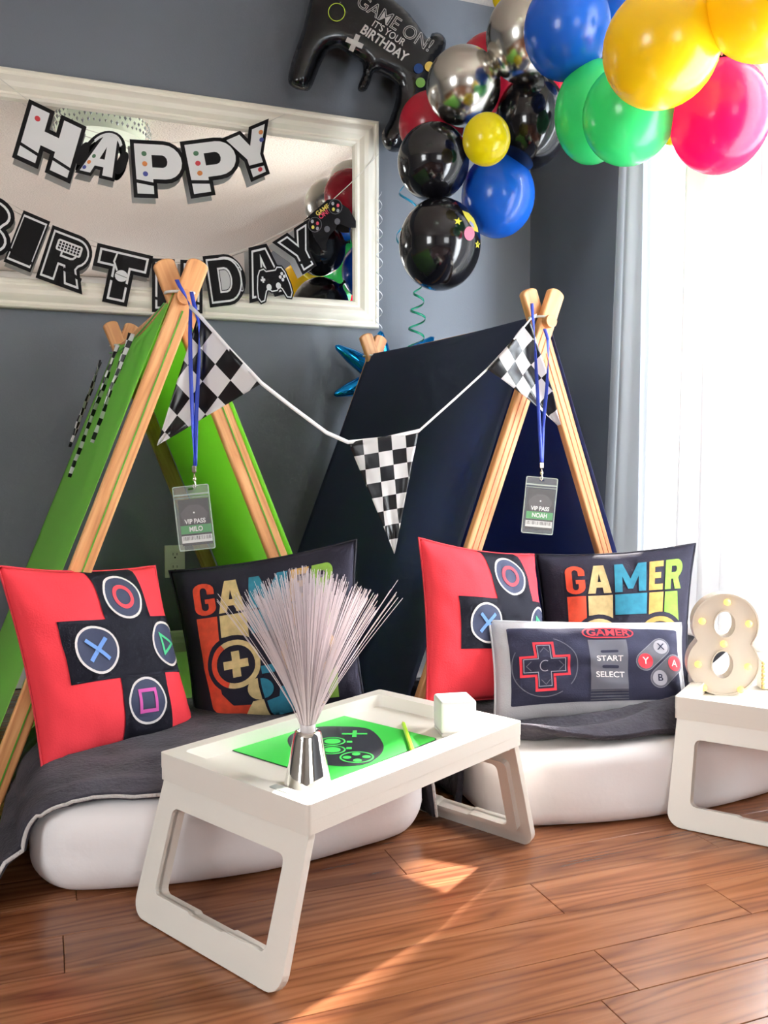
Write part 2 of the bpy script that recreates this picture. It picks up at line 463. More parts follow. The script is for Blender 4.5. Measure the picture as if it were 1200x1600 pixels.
# outlet on the back wall
M_plate = mat('ivory outlet plastic', (226, 222, 208), 0.35)
M_dark = mat('dark slot', (30, 28, 28), 0.6)
def wallpos(px, py, off=0): return PW(px, py, off)
oc = wallpos(273, 877)
ou = (oc - CORNER).dot(WD); oz = oc.z
t = thing('wall_outlet', RM(ou, -.003, oz - .057), 'ivory double power outlet low on the grey wall inside the green tent', 'outlet')
MB().bxw(ou - .035, ou + .035, -.006, 0, oz - .057, oz + .057).obj('cover_plate', M_plate, t, bevel=.002)
for dz in (-.022, .022):
    r = MB(); vs, fs = shape2d([rect(-.017, -.016, .017, .016, .008)], .0015)
    r.add([RM(ou + v.x, -.007 - v.z, oz + dz + v.y) for v in vs], fs)
    ro = r.obj('receptacle', M_plate, t)
    r = MB()
    r.bxw(ou - .008, ou - .006, -.0092, -.008, oz + dz, oz + dz + .009).bxw(ou + .006, ou + .008, -.0092, -.008, oz + dz, oz + dz + .008)
    r.lathe([(.003, -.0002), (.003, .0012)], RM(ou, -.008, oz + dz - .008), 12, (WD, V((0, 0, 1)), -WN))
    r.obj('slot', M_dark, ro)

# ceiling lamp above, seen in the mirror
M_crys = mat('crystal', (225, 228, 230), 0.08, metal=0.6)
M_diff = mat('frosted lamp glass', (214, 222, 200), 0.5, emit=0.25)
lc = V((-.19, 1.42, 0))
t = thing('ceiling_light', (lc.x, lc.y, CEIL - .12), 'round frosted ceiling light with crystal fringe reflected in the mirror', 'ceiling light')
MB().lathe([(.02, CEIL - .105), (.215, CEIL - .10), (.225, CEIL - .05), (.225, CEIL)], lc, 40).obj('diffuser', M_diff, t, smooth=True, angle=40)
for ring, (rr, zz) in enumerate(((.245, CEIL - .02), (.25, CEIL - .05), (.247, CEIL - .08))):
    bb = MB()
    for i in range(56):
        g = 2 * PI * (i + .5 * ring) / 56
        c = lc + V((rr * math.cos(g), rr * math.sin(g), zz))
        k_ = rnd.uniform(.55, 1.0); c = c + V((0, 0, rnd.uniform(-.006, .006))); w_ = .009 * k_
        bb.add([c + V((0, 0, .014 * k_)), c + V((w_, 0, 0)), c + V((0, w_, 0)), c + V((-w_, 0, 0)), c + V((0, -w_, 0)), c + V((0, 0, -.016 * k_))],
               [(0, 1, 2), (0, 2, 3), (0, 3, 4), (0, 4, 1), (5, 2, 1), (5, 3, 2), (5, 4, 3), (5, 1, 4)])
    q = bb.obj('crystal_fringe', M_crys, t); q['kind'] = 'stuff'

# ================================================================== MIRROR
M_frame = mat('antique white frame', (240, 233, 218), 0.42, var=0.02, vscale=10, bump=0.03, bscale=30)
M_mirror = mat('mirror silver', (238, 238, 236), 0.0, metal=1.0)
mu1 = (PW(592, 350, .03) - CORNER).dot(WD); mu0 = mu1 - 1.72
mz0, mz1 = 1.249, 2.006
t = thing('wall_mirror', RM((mu0 + mu1) / 2, -.03, mz0), 'wide mirror in a moulded antique white frame hung on the grey wall', 'mirror')
FRW = .098
prof = [(0, 0), (0, .030), (.004, .036), (.012, .038), (.017, .034), (.022, .034), (.030, .040), (.045, .044), (.060, .040), (.070, .031), (.074, .027), (.080, .027), (.084, .030), (.092, .026), (FRW, .016), (FRW, 0)]
corners = [(mu0, mz0, 1, 1), (mu1, mz0, -1, 1), (mu1, mz1, -1, -1), (mu0, mz1, 1, -1)]
sides = [('lower', 0, 1), ('right', 1, 2), ('upper', 2, 3), ('left', 3, 0)]
for nm, i, j in sides:
    b = MB(); vs = []
    for kx in (i, j):
        u, z, su, sz = corners[kx]
        for (w, d) in prof: vs.append(RM(u + su * w, -d, z + sz * w))
    n = len(prof)
    b.add(vs, [(q, q + 1, n + q + 1, n + q) for q in range(n - 1)])
    b.obj('frame_rail', M_frame, t, weld=True, smooth=True, angle=25)
MB().bxw(mu0 + .09, mu1 - .09, -.014, -.004, mz0 + .09, mz1 - .09).obj('glass', M_mirror, t)

# ================================================================== LETTER BANNERS
M_cardblk = mat('black card', (22, 20, 21), 0.6, spec=.15)
M_cardwht = mat('white card', (222, 221, 221), 0.5)
M_string = mat('white string', (214, 208, 198), 0.8)
DOTC = {'r': (190, 45, 55), 'b': (62, 70, 140), 'g': (70, 110, 80), 'o': (200, 120, 60)}
OFFB = .049
def plane_uv(px, py, off=OFFB): return PW(px, py, off)
def letter_card(t, ch, TL, TR, BL, style, dots=(), cut=True, extra=None):
    o = plane_uv(*BL); ex = plane_uv(*TR) - plane_uv(*TL); ey = plane_uv(*TL) - o
    en = -WN
    def mp(z0):
        return lambda v: o + ex * (v.x * .86 + .07) + ey * (v.y * .86 + .07) + en * (z0 + v.z)
    loops = GLY[ch]
    def layer(name, lps, off, z, ext, m, par):
        vs, fs = shape2d(lps, ext, off)
        b = MB(); b.add([mp(z)(v) for v in vs], fs)
        return b.obj(name, m, par)
    outer = [loops[0]]
    card = layer('letter_card', outer, .075, 0, .0008, M_cardblk, t)
    layer('card_back', outer, .075, -.0013, .0004, M_cardwht, card)
    part(card, 'letter %s of the banner, %s' % (ch, 'white on black' if style == 'w' else 'black with white outline'))
    if style == 'w':
        face = layer('letter_face', loops, -.005, .0015, .0004, M_cardwht, card)
    else:
        layer('letter_outline', loops, 0.0, .0013, .0003, M_cardwht, card)
        layer('letter_face', loops, -.045, .0020, .0003, M_cardblk, card)
    if cut:
        mm = M_cardblk
        bars = {'H': [(-.02, .20, .38, .26), (.62, .20, 1.02, .26)], 'P': [(-.02, .22, .38, .29)], 'Y': [(.3, .20, .7, .28)], 'I': [(0, .17, 1, .24)],
                'R': [(.5, .26, 1.0, .33)], 'T': [(.3, .40, .7, .47)], 'A': [], 'D': [], 'B': []}[ch]
        for q in bars:
            sk = .06 if style == 'w' else .1
            layer('cut_line', [[(q[0], q[1] + sk * 0), (q[2], q[1] - sk), (q[2], q[3] - sk), (q[0], q[3])]], 0, .0026, .0002, mm if style == 'w' else M_cardwht if False else mm, card)
    for (x, y, c) in dots:
        layer('dot', [circ(x, y, .055, .05, 14)], 0, .0028, .0004, mat('dot ' + c, DOTC[c], .5), card)
    if extra: extra(layer, card)
    return card
def headphones(layer, card):
    band = arc(.5, .52, .62, .62, 10, 170, 14) + arc(.5, .52, .50, .50, 170, 10, 14)
    layer('headphone_band', [band], 0, -.0008, .0004, M_cardblk, card)
    layer('headphone_arc', [arc(.5, .56, .50, .52, 35, 150, 12) + arc(.5, .52, .44, .48, 150, 35, 12)], 0, .0016, .0003, M_cardwht, card)
    for x in (-.10, 1.10):
        layer('ear_cup', [circ(x, .42, .16, .30, 20)], 0, -.0004, .0006, M_cardblk, card)
def bulge_disc(layer, card):
    layer('headset', [circ(.52, .5, .60, .56, 30)], 0, -.0006, .0006, M_cardblk, card)
    layer('headset_outline', [arc(.52, .5, .56, .52, 20, 160, 16) + arc(.52, .5, .53, .49, 160, 20, 16)], 0, .0006, .0003, M_cardwht, card)
    layer('ear_pad', [rect(.92, .2, 1.0, .75, .03), rect(.935, .22, .985, .73, .02)], 0, .0006, .0003, M_cardwht, card)
    layer('letter_fill', [[(.36, .28)] + arc(.5, .5, .14, .22, -90, 90, 8) + [(.36, .72)]], 0, .0016, .0003, mat('pale grey card', (186, 184, 184), .5), card)
def keyboard(layer, card):
    layer('keyboard_outline', [rect(.16, .62, .80, .86, .05)], 0, .0026, .0003, M_cardwht, card)
    for j in range(3):
        for i in range(7):
            layer('key', [rect(.21 + i * .08, .655 + j * .06, .265 + i * .08, .70 + j * .06)], 0, .0030, .0002, M_cardblk, card)
def mouse(layer, card):
    layer('mouse_icon', [circ(.52, .52, .13, .12, 18)], 0, .0028, .0003, M_cardwht, card)
    layer('mouse_cable', [[(.40, .60), (.30, .78), (.34, .98), (.37, .98), (.34, .78), (.43, .62)]], 0, .0028, .0003, M_cardwht, card)
    layer('mouse_button_line', [[(.40, .54), (.64, .50), (.64, .51), (.40, .55)]], 0, .0033, .0002, M_cardblk, card)
PAD = [(.10, .62), (.18, .74), (.30, .76), (.36, .70), (.64, .70), (.70, .76), (.82, .74), (.90, .62), (.98, .34), (1.0, .14), (.94, .04), (.84, .06), (.74, .26), (.66, .32), (.58, .24), (.42, .24), (.34, .32), (.26, .26), (.16, .06), (.06, .04), (0, .14), (.02, .34)]
def gamepad_icon(ox, oy, s, a=0):
    def f(layer, card):
        def T(pts): return [(ox + x, oy + y) for x, y in rot2([((p[0] - .5) * s, (p[1] - .4) * s) for p in pts], a)]
        layer('gamepad_edge', [T(PAD)], .05, .0028, .0003, M_cardblk, card)
        layer('gamepad_outline', [T(PAD)], .015, .0033, .0002, M_cardwht, card)
        layer('gamepad_body', [T(PAD)], -.012, .0037, .0002, M_cardblk, card)
        for (x, y, r) in ((.36, .34, .075), (.64, .34, .075), (.80, .60, .04), (.86, .53, .04), (.74, .53, .04), (.80, .46, .04)):
            layer('gamepad_button', [T(circ(x, y, r, r, 14))], 0, .0041, .0002, M_cardwht, card)
        layer('gamepad_cross', [T([(.16, .50), (.20, .50), (.20, .46), (.25, .46), (.25, .50), (.29, .50), (.29, .55), (.25, .55), (.25, .60), (.20, .60), (.20, .55), (.16, .55)])], 0, .0041, .0002, M_cardwht, card)
    return f
def string_part(t, pts, off, r=.0012):
    MB().tube([PW(px, py, off) for px, py in pts], r, 5).obj('string', M_string, t)
c0 = PW(220, 245, OFFB)
t = thing('letter_banner', c0, 'HAPPY banner of white letters with black edges strung across the mirror', 'banner', None)
string_part(t, [(-30, 95), (0, 123), (48, 160), (90, 178), (134, 202), (165, 212), (205, 222), (250, 224), (283, 222), (330, 216), (367, 214), (385, 203), (416, 192), (446, 178)], .0462)
letter_card(t, 'H', (45, 154), (136, 198), (18, 246), 'w', [(.17, .80, 'r')])
letter_card(t, 'A', (146, 201), (205, 216), (118, 270), 'w', [(.24, .42, 'g'), (.17, .25, 'o'), (.10, .1, 'b')], extra=headphones)
letter_card(t, 'P', (202, 217), (288, 222), (209, 309), 'w', [(.2, .80, 'g'), (.2, .60, 'o'), (.2, .40, 'b')])
letter_card(t, 'P', (280, 221), (368, 210), (298, 311), 'w', [(.2, .80, 'g'), (.2, .60, 'r'), (.2, .40, 'o')])
letter_card(t, 'Y', (346, 216), (417, 186), (372, 294), 'w', [(.84, .86, 'o'), (.80, .70, 'b'), (.55, .10, 'r')])
c0 = PW(240, 420, OFFB)
t = thing('letter_banner', c0, 'BIRTHDAY banner of black letters with white outlines hanging below HAPPY', 'banner', None)
string_part(t, [(-60, 280), (0, 310), (55, 340), (115, 368), (195, 392), (275, 404), (345, 402), (402, 382), (450, 358), (482, 342), (520, 312), (555, 280), (592, 240)], .0462)
letter_card(t, 'B', (-62, 284), (34, 322), (-88, 376), 'k')
letter_card(t, 'I', (37, 328), (79, 346), (5, 409), 'k')
letter_card(t, 'R', (82, 351), (152, 378), (55, 434), 'k', extra=keyboard)
letter_card(t, 'T', (152, 379), (240, 400), (134, 466), 'k', extra=mouse)
letter_card(t, 'H', (237, 403), (317, 407), (237, 488), 'k')
letter_card(t, 'D', (316, 400), (376, 394), (328, 481), 'k', extra=bulge_disc)
letter_card(t, 'A', (370, 391), (434, 376), (391, 474), 'k', extra=gamepad_icon(.66, .20, .95, -4))
letter_card(t, 'Y', (427, 377), (480, 343), (458, 440), 'k')
# colourful controller card at the end of the string
o = PW(518, 345, OFFB); 
def mpc(px, py, z): return PW(px, py, OFFB + z)
ctrl = [(483, 345), (484, 336), (512, 312), (522, 311), (530, 316), (545, 326), (556, 345), (556, 356), (545, 356), (532, 350), (527, 352), (524, 358), (515, 368), (510, 380), (510, 392), (503, 391), (493, 375), (486, 360)]
def ctrl_layer(name, pts, z, m, par, off=0.0):
    # offset outwards about the centre of the outline in the banner plane
    b = MB(); n = len(pts)
    top = [mpc(x, y, z + .0005) for x, y in pts]; bot = [mpc(x, y, z) for x, y in pts]
    b.add(top + bot, [tuple(range(n))] + [tuple(range(2 * n - 1, n - 1, -1))] + [(i, n + i, n + (i + 1) % n, (i + 1) % n) for i in range(n)])
    return b.obj(name, m, par, weld=True)
cc = ctrl_layer('controller_card', ctrl, .002, M_cardblk, t); part(cc, 'black game controller card at the end of the string')
for (cx, cy, dd) in ((492, 351, 0), (524, 323, 1)):
    ring = ctrl_layer('button_ring', [(cx + 11 * math.cos(g) , cy + 12 * math.sin(g)) for g in [i * PI / 8 for i in range(16)]], .0028, mat('grey card', (92, 90, 94), .5), cc)
    ctrl_layer('button_field', [(cx + 10 * math.cos(g), cy + 11 * math.sin(g)) for g in [i * PI / 8 for i in range(16)]], .0034, M_cardblk, ring)
    for (dx, dy, c) in ((-4, -5, (170, 168, 170)), (4, -2, (205, 70, 90)), (-3, 4, (220, 205, 90)), (4, 6, (150, 148, 152))):
        ctrl_layer('button', [(cx + dx + 2.4 * math.cos(g), cy + dy + 3 * math.sin(g)) for g in [i * PI / 4 for i in range(8)]], .0042, mat('button %d' % c[0], c, .5), ring)
for (cx, cy) in ((511, 358), (527, 346)):
    ctrl_layer('thumb_stick', [(cx + 4.5 * math.cos(g), cy + 5 * math.sin(g)) for g in [i * PI / 6 for i in range(12)]], .0030, mat('grey card', (92, 90, 94), .5), cc)
for txt, (px, py), c, s in (('GAME', (504, 328), (226, 200, 90), 9.5), ('ON!', (506, 335), (210, 60, 90), 10)):
    vs, fs = text2d(txt, s, off=.2, sx=.95)
    a = math.radians(-37)
    vs2 = [mpc(px + v.x * math.cos(a) + v.y * math.sin(a), py + v.x * math.sin(a) - v.y * math.cos(a), .0032) for v in vs]
    MB().add(vs2, fs).obj('lettering', mat('print %d' % c[1], c, .5), cc)

# ================================================================== TENTS
M_pine = wood_mat('pine', (226, 172, 118), (208, 146, 92), (168, 104, 62), 2.2, 30.0, 0.5, 0.3)
M_green = mat('lime green cloth', (160, 216, 116), 0.85, bump=0.1, bscale=400, translucent=0.55, tcol=(190, 246, 120), spec=.2)
M_navy = mat('navy cloth', (64, 70, 92), 0.85, bump=0.1, bscale=400, translucent=0.32, tcol=(88, 106, 164), spec=.2)
M_cordg = mat('green piping', (84, 150, 40), 0.8)
M_grainr = mat('red grain line', (220, 128, 92), 0.8)  # reddish grain lines on the navy tent's poles
ZC = 1.105
def tent(AF, AR, half, M_cl, M_ln, label, ridge_sag, lean):
    AF = V((AF.x, AF.y, 0)); AR = V((AR.x, AR.y, 0))
    r = (AR - AF).normalized(); e = V((r.y, -r.x, 0)); up = V((0, 0, 1))
    t = thing('play_tent', (AF + AR) / 2, label, 'tent')
    W_, TH = .045, .022
    def pole(A, side, roff, ext):
        foot = A + e * (side * half); top = A + up * (ZC - .014)
        d = (top - foot).normalized(); L = (top - foot).length + ext
        wv = d.cross(r).normalized()
        n = 10
        pts = [(0, -W_ / 2), (0, W_ / 2)]
        pts += [(L - .012 + .012 * math.cos(g), W_ * .52 * math.sin(g)) for g in [PI / 2 - PI * i / n for i in range(n + 1)]]
        o0 = foot + r * roff
        vs = []
        for z in (-TH / 2, TH / 2):
            for (a, w) in pts: vs.append(o0 + d * a + wv * w + r * z)
        m = len(pts)
        fs = [tuple(range(m)), tuple(range(2 * m - 1, m - 1, -1))] + [(i, m + i, m + (i + 1) % m, (i + 1) % m) for i in range(m)]
        # mesh built along its own x axis so that the grain runs along the pole
        me = bpy.data.meshes.new('pole')
        basis = Matrix((d, wv, d.cross(wv))).transposed().to_4x4(); basis.translation = o0 - ROOTLOC[t.name]
        inv = (Matrix.Translation(ROOTLOC[t.name]) @ basis).inverted()
        me.from_pydata([tuple(inv @ v) for v in vs], [], fs); me.validate(); me.update(); me.materials.append(M_pine)
        bm = bmesh.new(); bm.from_mesh(me); bmesh.ops.recalc_face_normals(bm, faces=bm.faces); bm.to_mesh(me); bm.free()
        o = bpy.data.objects.new('pole', me); COL.objects.link(o); o.parent = t; o.matrix_local = basis
        md = o.modifiers.new('bevel', 'BEVEL'); md.width = .005; md.segments = 3; md.limit_method = 'ANGLE'
        return o0, d, wv, L
    for A, s_ in ((AF, -1), (AR, 1)):
        for side in (-1, 1):
            roff = (-.0115 if side < 0 else .0115) * 1.0
            if s_ > 0: roff = -roff
            o0, d, wv, L = pole(A, side, roff, .106)
            if A is AF:
                b = MB()
                for woff in ((-.004,) if M_ln is M_cordg else (-.009, .007)):
                    p0 = o0 - r * (TH / 2 + .0004) + wv * woff
                    b.box(p0 + d * ((L - .12) / 2), ((L - .12) / 2, .0016 if M_ln is M_cordg else .0012, .0010), (d, wv, d.cross(wv)))
                b.obj('piping', M_ln, t)  # cloth piping on the green tent, red grain lines on the navy one
    zr = up * (ZC)
    MB().tube([AF - r * .042 + zr, AR + r * .03 + zr], .0165, 16).obj('ridge_rod', M_pine, t, smooth=True, angle=40)
    # cord rings tied under the pole ends
    for A, q in ((AF, -1), (AR, 1)):
        ring = [A + r * (q * .0) + up * (ZC + .012) + (e * math.cos(g) * .034 + r * math.sin(g) * .030) for g in [i * PI / 10 for i in range(21)]]
        MB().tube(ring, .0035, 6, cap=False).obj('tie', mat('clear tie cord', (214, 214, 206), .4), t, smooth=True)
    for side in (-1, 1):
        nrm = (e * side * ZC + up * half).normalized()
        def fn(a, b_, side=side, nrm=nrm):
            a2 = -.004 + a * 1.008
            p = AF.lerp(AR, a2)
            if b_ <= .05:
                g = math.atan2(ZC, half) * b_ / .05
                return p + up * (ZC - ridge_sag * math.sin(PI * a)) + (e * (side * math.sin(g)) + up * math.cos(g)) * .021
            b_ = (b_ - .05) / .95
            top = ZC - ridge_sag * math.sin(PI * a) * (1 - b_) ** 2
            base = p + e * (side * half * b_) + up * (top * (1 - b_) + .045 * b_)
            sg = math.sin(PI * a) * math.sin(PI * min(1, b_ * 1.02))
            w = noise.noise(V((a * 3.0, b_ * 2.0, side * 7.3 + lean))) * .012 + math.sin(a * 22 + b_ * 6 + lean) * .0022 * math.sin(PI * a)
            return base + nrm * (.021 - .030 * sg + w * sg)
        b = MB().grid(fn, 40, 48)
        q = b.obj('cloth_panel', M_cl, t, smooth=True, solid=.0012)
        rail = MB().tube([AF + e * (side * half * .955) + up * .045 + nrm * .03, AR + e * (side * half * .955) + up * .045 + nrm * .03], .009, 10)
        rail.obj('base_rail', M_pine, t, smooth=True, angle=40)
    return t, r, e
LF, LR = PZ(283, 468, ZC), PZ(190, 547, ZC)
RF, RR = PZ(846, 505, ZC), PZ(583, 562, ZC)
tent1, r1, e1 = tent(LF, LR, .425, M_green, M_cordg, 'lime green A-frame play tent with pine poles on the left', .030, 1.0)
tent2, r2, e2 = tent(RF, RR, .425, M_navy, M_grainr, 'navy blue A-frame play tent with pine poles beside the window', .006, 4.0)

# ================================================================== BEDS
M_sheet = mat('white cotton sheet', (238, 234, 235), 0.8, bump=0.12, bscale=25)
M_fleece = mat('charcoal fleece', (50, 47, 54), 0.95, bump=0.45, bscale=120, var=0.3, vscale=9, col2=(74, 71, 80), sheen=0.08, spec=.15)
M_sherpa = mat('white sherpa edge', (205, 200, 198), 0.95, bump=0.6, bscale=200)
class Bed:
    def __init__(s, centre_s, front_o, yaw, W, L, H_, bulge, r=.062):
        s.r = r
        s.ex = V((math.cos(yaw), math.sin(yaw), 0)); s.ey = V((-math.sin(yaw), math.cos(yaw), 0))
        # centre_s along ex, front line at front_o measured along ey
        s.o = s.ex * centre_s + s.ey * front_o
        s.W, s.L, s.H, s.bulge = W, L, H_, bulge
    def W_(s, x, y, z): return s.o + s.ex * x + s.ey * y + V((0, 0, z))
    def front(s, x, y):
        k = max(0.0, 1 - (y / .5)) ** 2 if y < .5 else 0
        return y - s.bulge * (1 - min(1, (x / (s.W / 2)) ** 2)) * k + s.bulge * k
def mattress(bed, label):
    hx, hy, hz, r = bed.W / 2, bed.L / 2, bed.H / 2, bed.r
    nx, ny, nz = 60, 84, 8
    b = MB()
    def rb(x, y, z):
        p = V((x, y, z)); rx = .085
        q2 = V((max(-hx + rx, min(hx - rx, x)), max(-hy + rx, min(hy - rx, y)), 0)); d2 = V((x, y, 0)) - q2
        if d2.length > 1e-9 and abs(d2.x) > 1e-9 and abs(d2.y) > 1e-9:
            m_ = max(abs(d2.x), abs(d2.y)); d2 = d2.normalized() * m_
            p.x, p.y = q2.x + d2.x, q2.y + d2.y
        # round top and bottom edges: inset grows near z = +-hz
        ez = max(0.0, abs(z) - (hz - r)); ins = r - math.sqrt(max(0, r * r - ez * ez))
        edge = max(abs(x) / hx, abs(y) / hy)
        return p, ins
    def add_face(fx, nu, nv):
        def fn(a, c):
            x, y, z = fx(a * 2 - 1, c * 2 - 1)
            x, y = math.sin(x * PI / 2), math.sin(y * PI / 2)
            X, Y, Z = x * hx, y * hy, z * hz
            p, ins = rb(X, Y, Z)
            d = V((p.x, p.y, 0))
            if abs(z) >= 1 - 1e-9:
                ez = 1.0
                # flat faces: pull the rim in by r and ramp
                kx = max(0, abs(X) - (hx - r)) / r; ky = max(0, abs(Y) - (hy - r)) / r
                k = min(1, max(kx, ky))
                p.x *= 1 - (r * 0) ; 
                Zr = hz - (r - math.sqrt(max(0, r * r - (r * k) ** 2)))
                p.z = math.copysign(Zr, z)
            else:
                p.z = Z * (hz - r) / hz
            q = bed.W_(p.x, bed.front(p.x, p.y + hy), p.z + hz)
            w = noise.noise(q * 9) * .004 + noise.noise(q * 26) * .0015
            crown = .012 * math.cos(min(1, abs(p.x) / hx) * PI / 2) if p.z > 0 else 0
            dirn = (bed.ex * p.x + bed.ey * p.y); 
            return q + V((0, 0, crown)) + (dirn.normalized() if dirn.length > 1e-6 else V()) * w
        b.grid(fn, nu, nv)
    add_face(lambda a, c: (a, c, 1), nx, ny); add_face(lambda a, c: (a, c, -1), nx, ny)
    add_face(lambda a, c: (a, -1, c), nx, nz); add_face(lambda a, c: (a, 1, c), nx, nz)
    add_face(lambda a, c: (-1, a, c), ny, nz); add_face(lambda a, c: (1, a, c), ny, nz)
    b.map(lambda p: V((p.x, p.y, max(.002, p.z))))
    o = b.obj('mattress', M_sheet, None, smooth=True, weld=True)
    return tag(o, label, 'mattress')
def blanket(bed, label, efun, yback, drop, seed, ridge, hem=True, flare=None):
    hx, H_ = bed.W / 2, bed.H
    R = bed.r + .004; dl = .010
    Lf = hx - R
    arc_l = PI / 2 * (R + dl); down = H_ - R - .012
    S = Lf + arc_l + down
    def prof(s):
        sg = 1 if s >= 0 else -1; a = abs(s)
        if a <= Lf: return sg * a, H_ + dl + .012 * math.cos(a / hx * PI / 2), V((0, 0, 1)), 0.0
        a -= Lf
        if a <= arc_l:
            g = a / (R + dl)
            return sg * (Lf + (R + dl) * math.sin(g)), H_ - R + (R + dl) * math.cos(g), (bed.ex * sg * math.sin(g) + V((0, 0, math.cos(g)))), g / (PI / 2)
        a -= arc_l
        return sg * (hx + dl), H_ - R - a, bed.ex * sg, 1.0
    nu, nv = 90, 60
    hemL = []
    b = MB()
    def fn(i, j):
        s = (-1 + 2 * i) * (S * (drop[0] if i < .5 else drop[1]))
        x, z, n, side = prof(s)
        e0 = efun(s / S)
        # rows crowd towards the front edge
        tt = j ** 1.3
        y = e0 + (yback - e0) * tt
        yy = bed.front(x, y)
        p = bed.W_(x, yy, z)
        w = noise.noise(V((x * 6 + seed, y * 7, z * 5))) * .010 + noise.noise(V((x * 16 + seed, y * 18, z * 9))) * .004
        near = math.exp(-((y - e0) / .09) ** 2)
        w += ridge(x / hx, y - e0) * (1 - .6 * side)
        if side >= 1: w += math.sin(y * 34 + seed) * .007 * (1 - z / H_)
        # front hem turns down over the rounded edge
        roll = max(0.0, .045 - y)
        if abs(x) < hx - .02: p += V((0, 0, -1)) * (roll * roll * 9.0)
        p = p + n * (max(w, -.004) + .004)
        if flare and side >= 1: p = flare(p, s / S, y, z)
        p.z = max(p.z, .010 + .004 * (1 + math.sin(40 * y + 30 * x)))
        return p
    b.grid(fn, nu, nv)
    t = thing('fleece_blanket', bed.W_(0, .2, 0), label, 'blanket')
    b.obj('fleece', M_fleece, t, smooth=True, solid=.014)
    if hem:
        path = [fn(i / 120, 0) + V((0, 0, .002)) - bed.ey * .007 for i in range(0, 121)]
        MB().tube(path, .0035, 6).obj('sherpa_hem', M_sherpa, t, smooth=True)
    return t
def efun1(q):
    # distance of the front hem from the bed's front edge, q from -1 (left side at floor) to 1
    if q < -.55: return .04 - .05 * min(1, (-.55 - q) / .4)
    return .045 + .01 * math.sin(q * 5)
def ridge1(xn, dy): return .006 * math.exp(-((dy - .05) / .03) ** 2) * (1 + .5 * math.sin(xn * 7))
bed1 = Bed(.400, 1.520, math.radians(22.7), .76, 1.32, .150, .095)
mattress(bed1, 'white sheeted floor mattress poking out of the green tent')
def flare1(p, q, y, z):
    k = 1 - max(0, min(1, z / .10))
    if q < 0: return p - bed1.ex * (.075 * k * math.exp(-(y / .35) ** 2) + .01) - bed1.ey * (.085 * k * math.exp(-(y / .2) ** 2))
    return p + bed1.ex * .012 * k
blanket(bed1, 'charcoal fleece blanket with white sherpa edge under the left cushions', efun1, .62, (1.0, 1.0), 2.0, ridge1, True, flare1)
def efun2(q):
    if q < -.5: return .04 + .085 * min(1, (-.5 - q) / .25)
    if q > .25: return .032 + .10 * (q - .25)
    return .032 + .008 * math.sin(q * 9)
def ridge2(xn, dy):
    a = math.exp(-((dy - .035 - .05 * (xn + .2)) / .030) ** 2) * .036
    c = math.exp(-((dy - .10 + .07 * xn) / .022) ** 2) * .028 * math.exp(-((xn - .2) / .6) ** 2)
    return a * (.7 + .3 * math.sin(xn * 5)) + c
bed2 = Bed(1.14, 1.565, math.radians(18.0), .76, 1.30, .150, .065, .036)
mattress(bed2, 'white sheeted floor mattress poking out of the navy tent')
blanket(bed2, 'charcoal fleece blanket bunched up under the right cushions', efun2, .66, (1.0, .9), 9.0, ridge2, False)

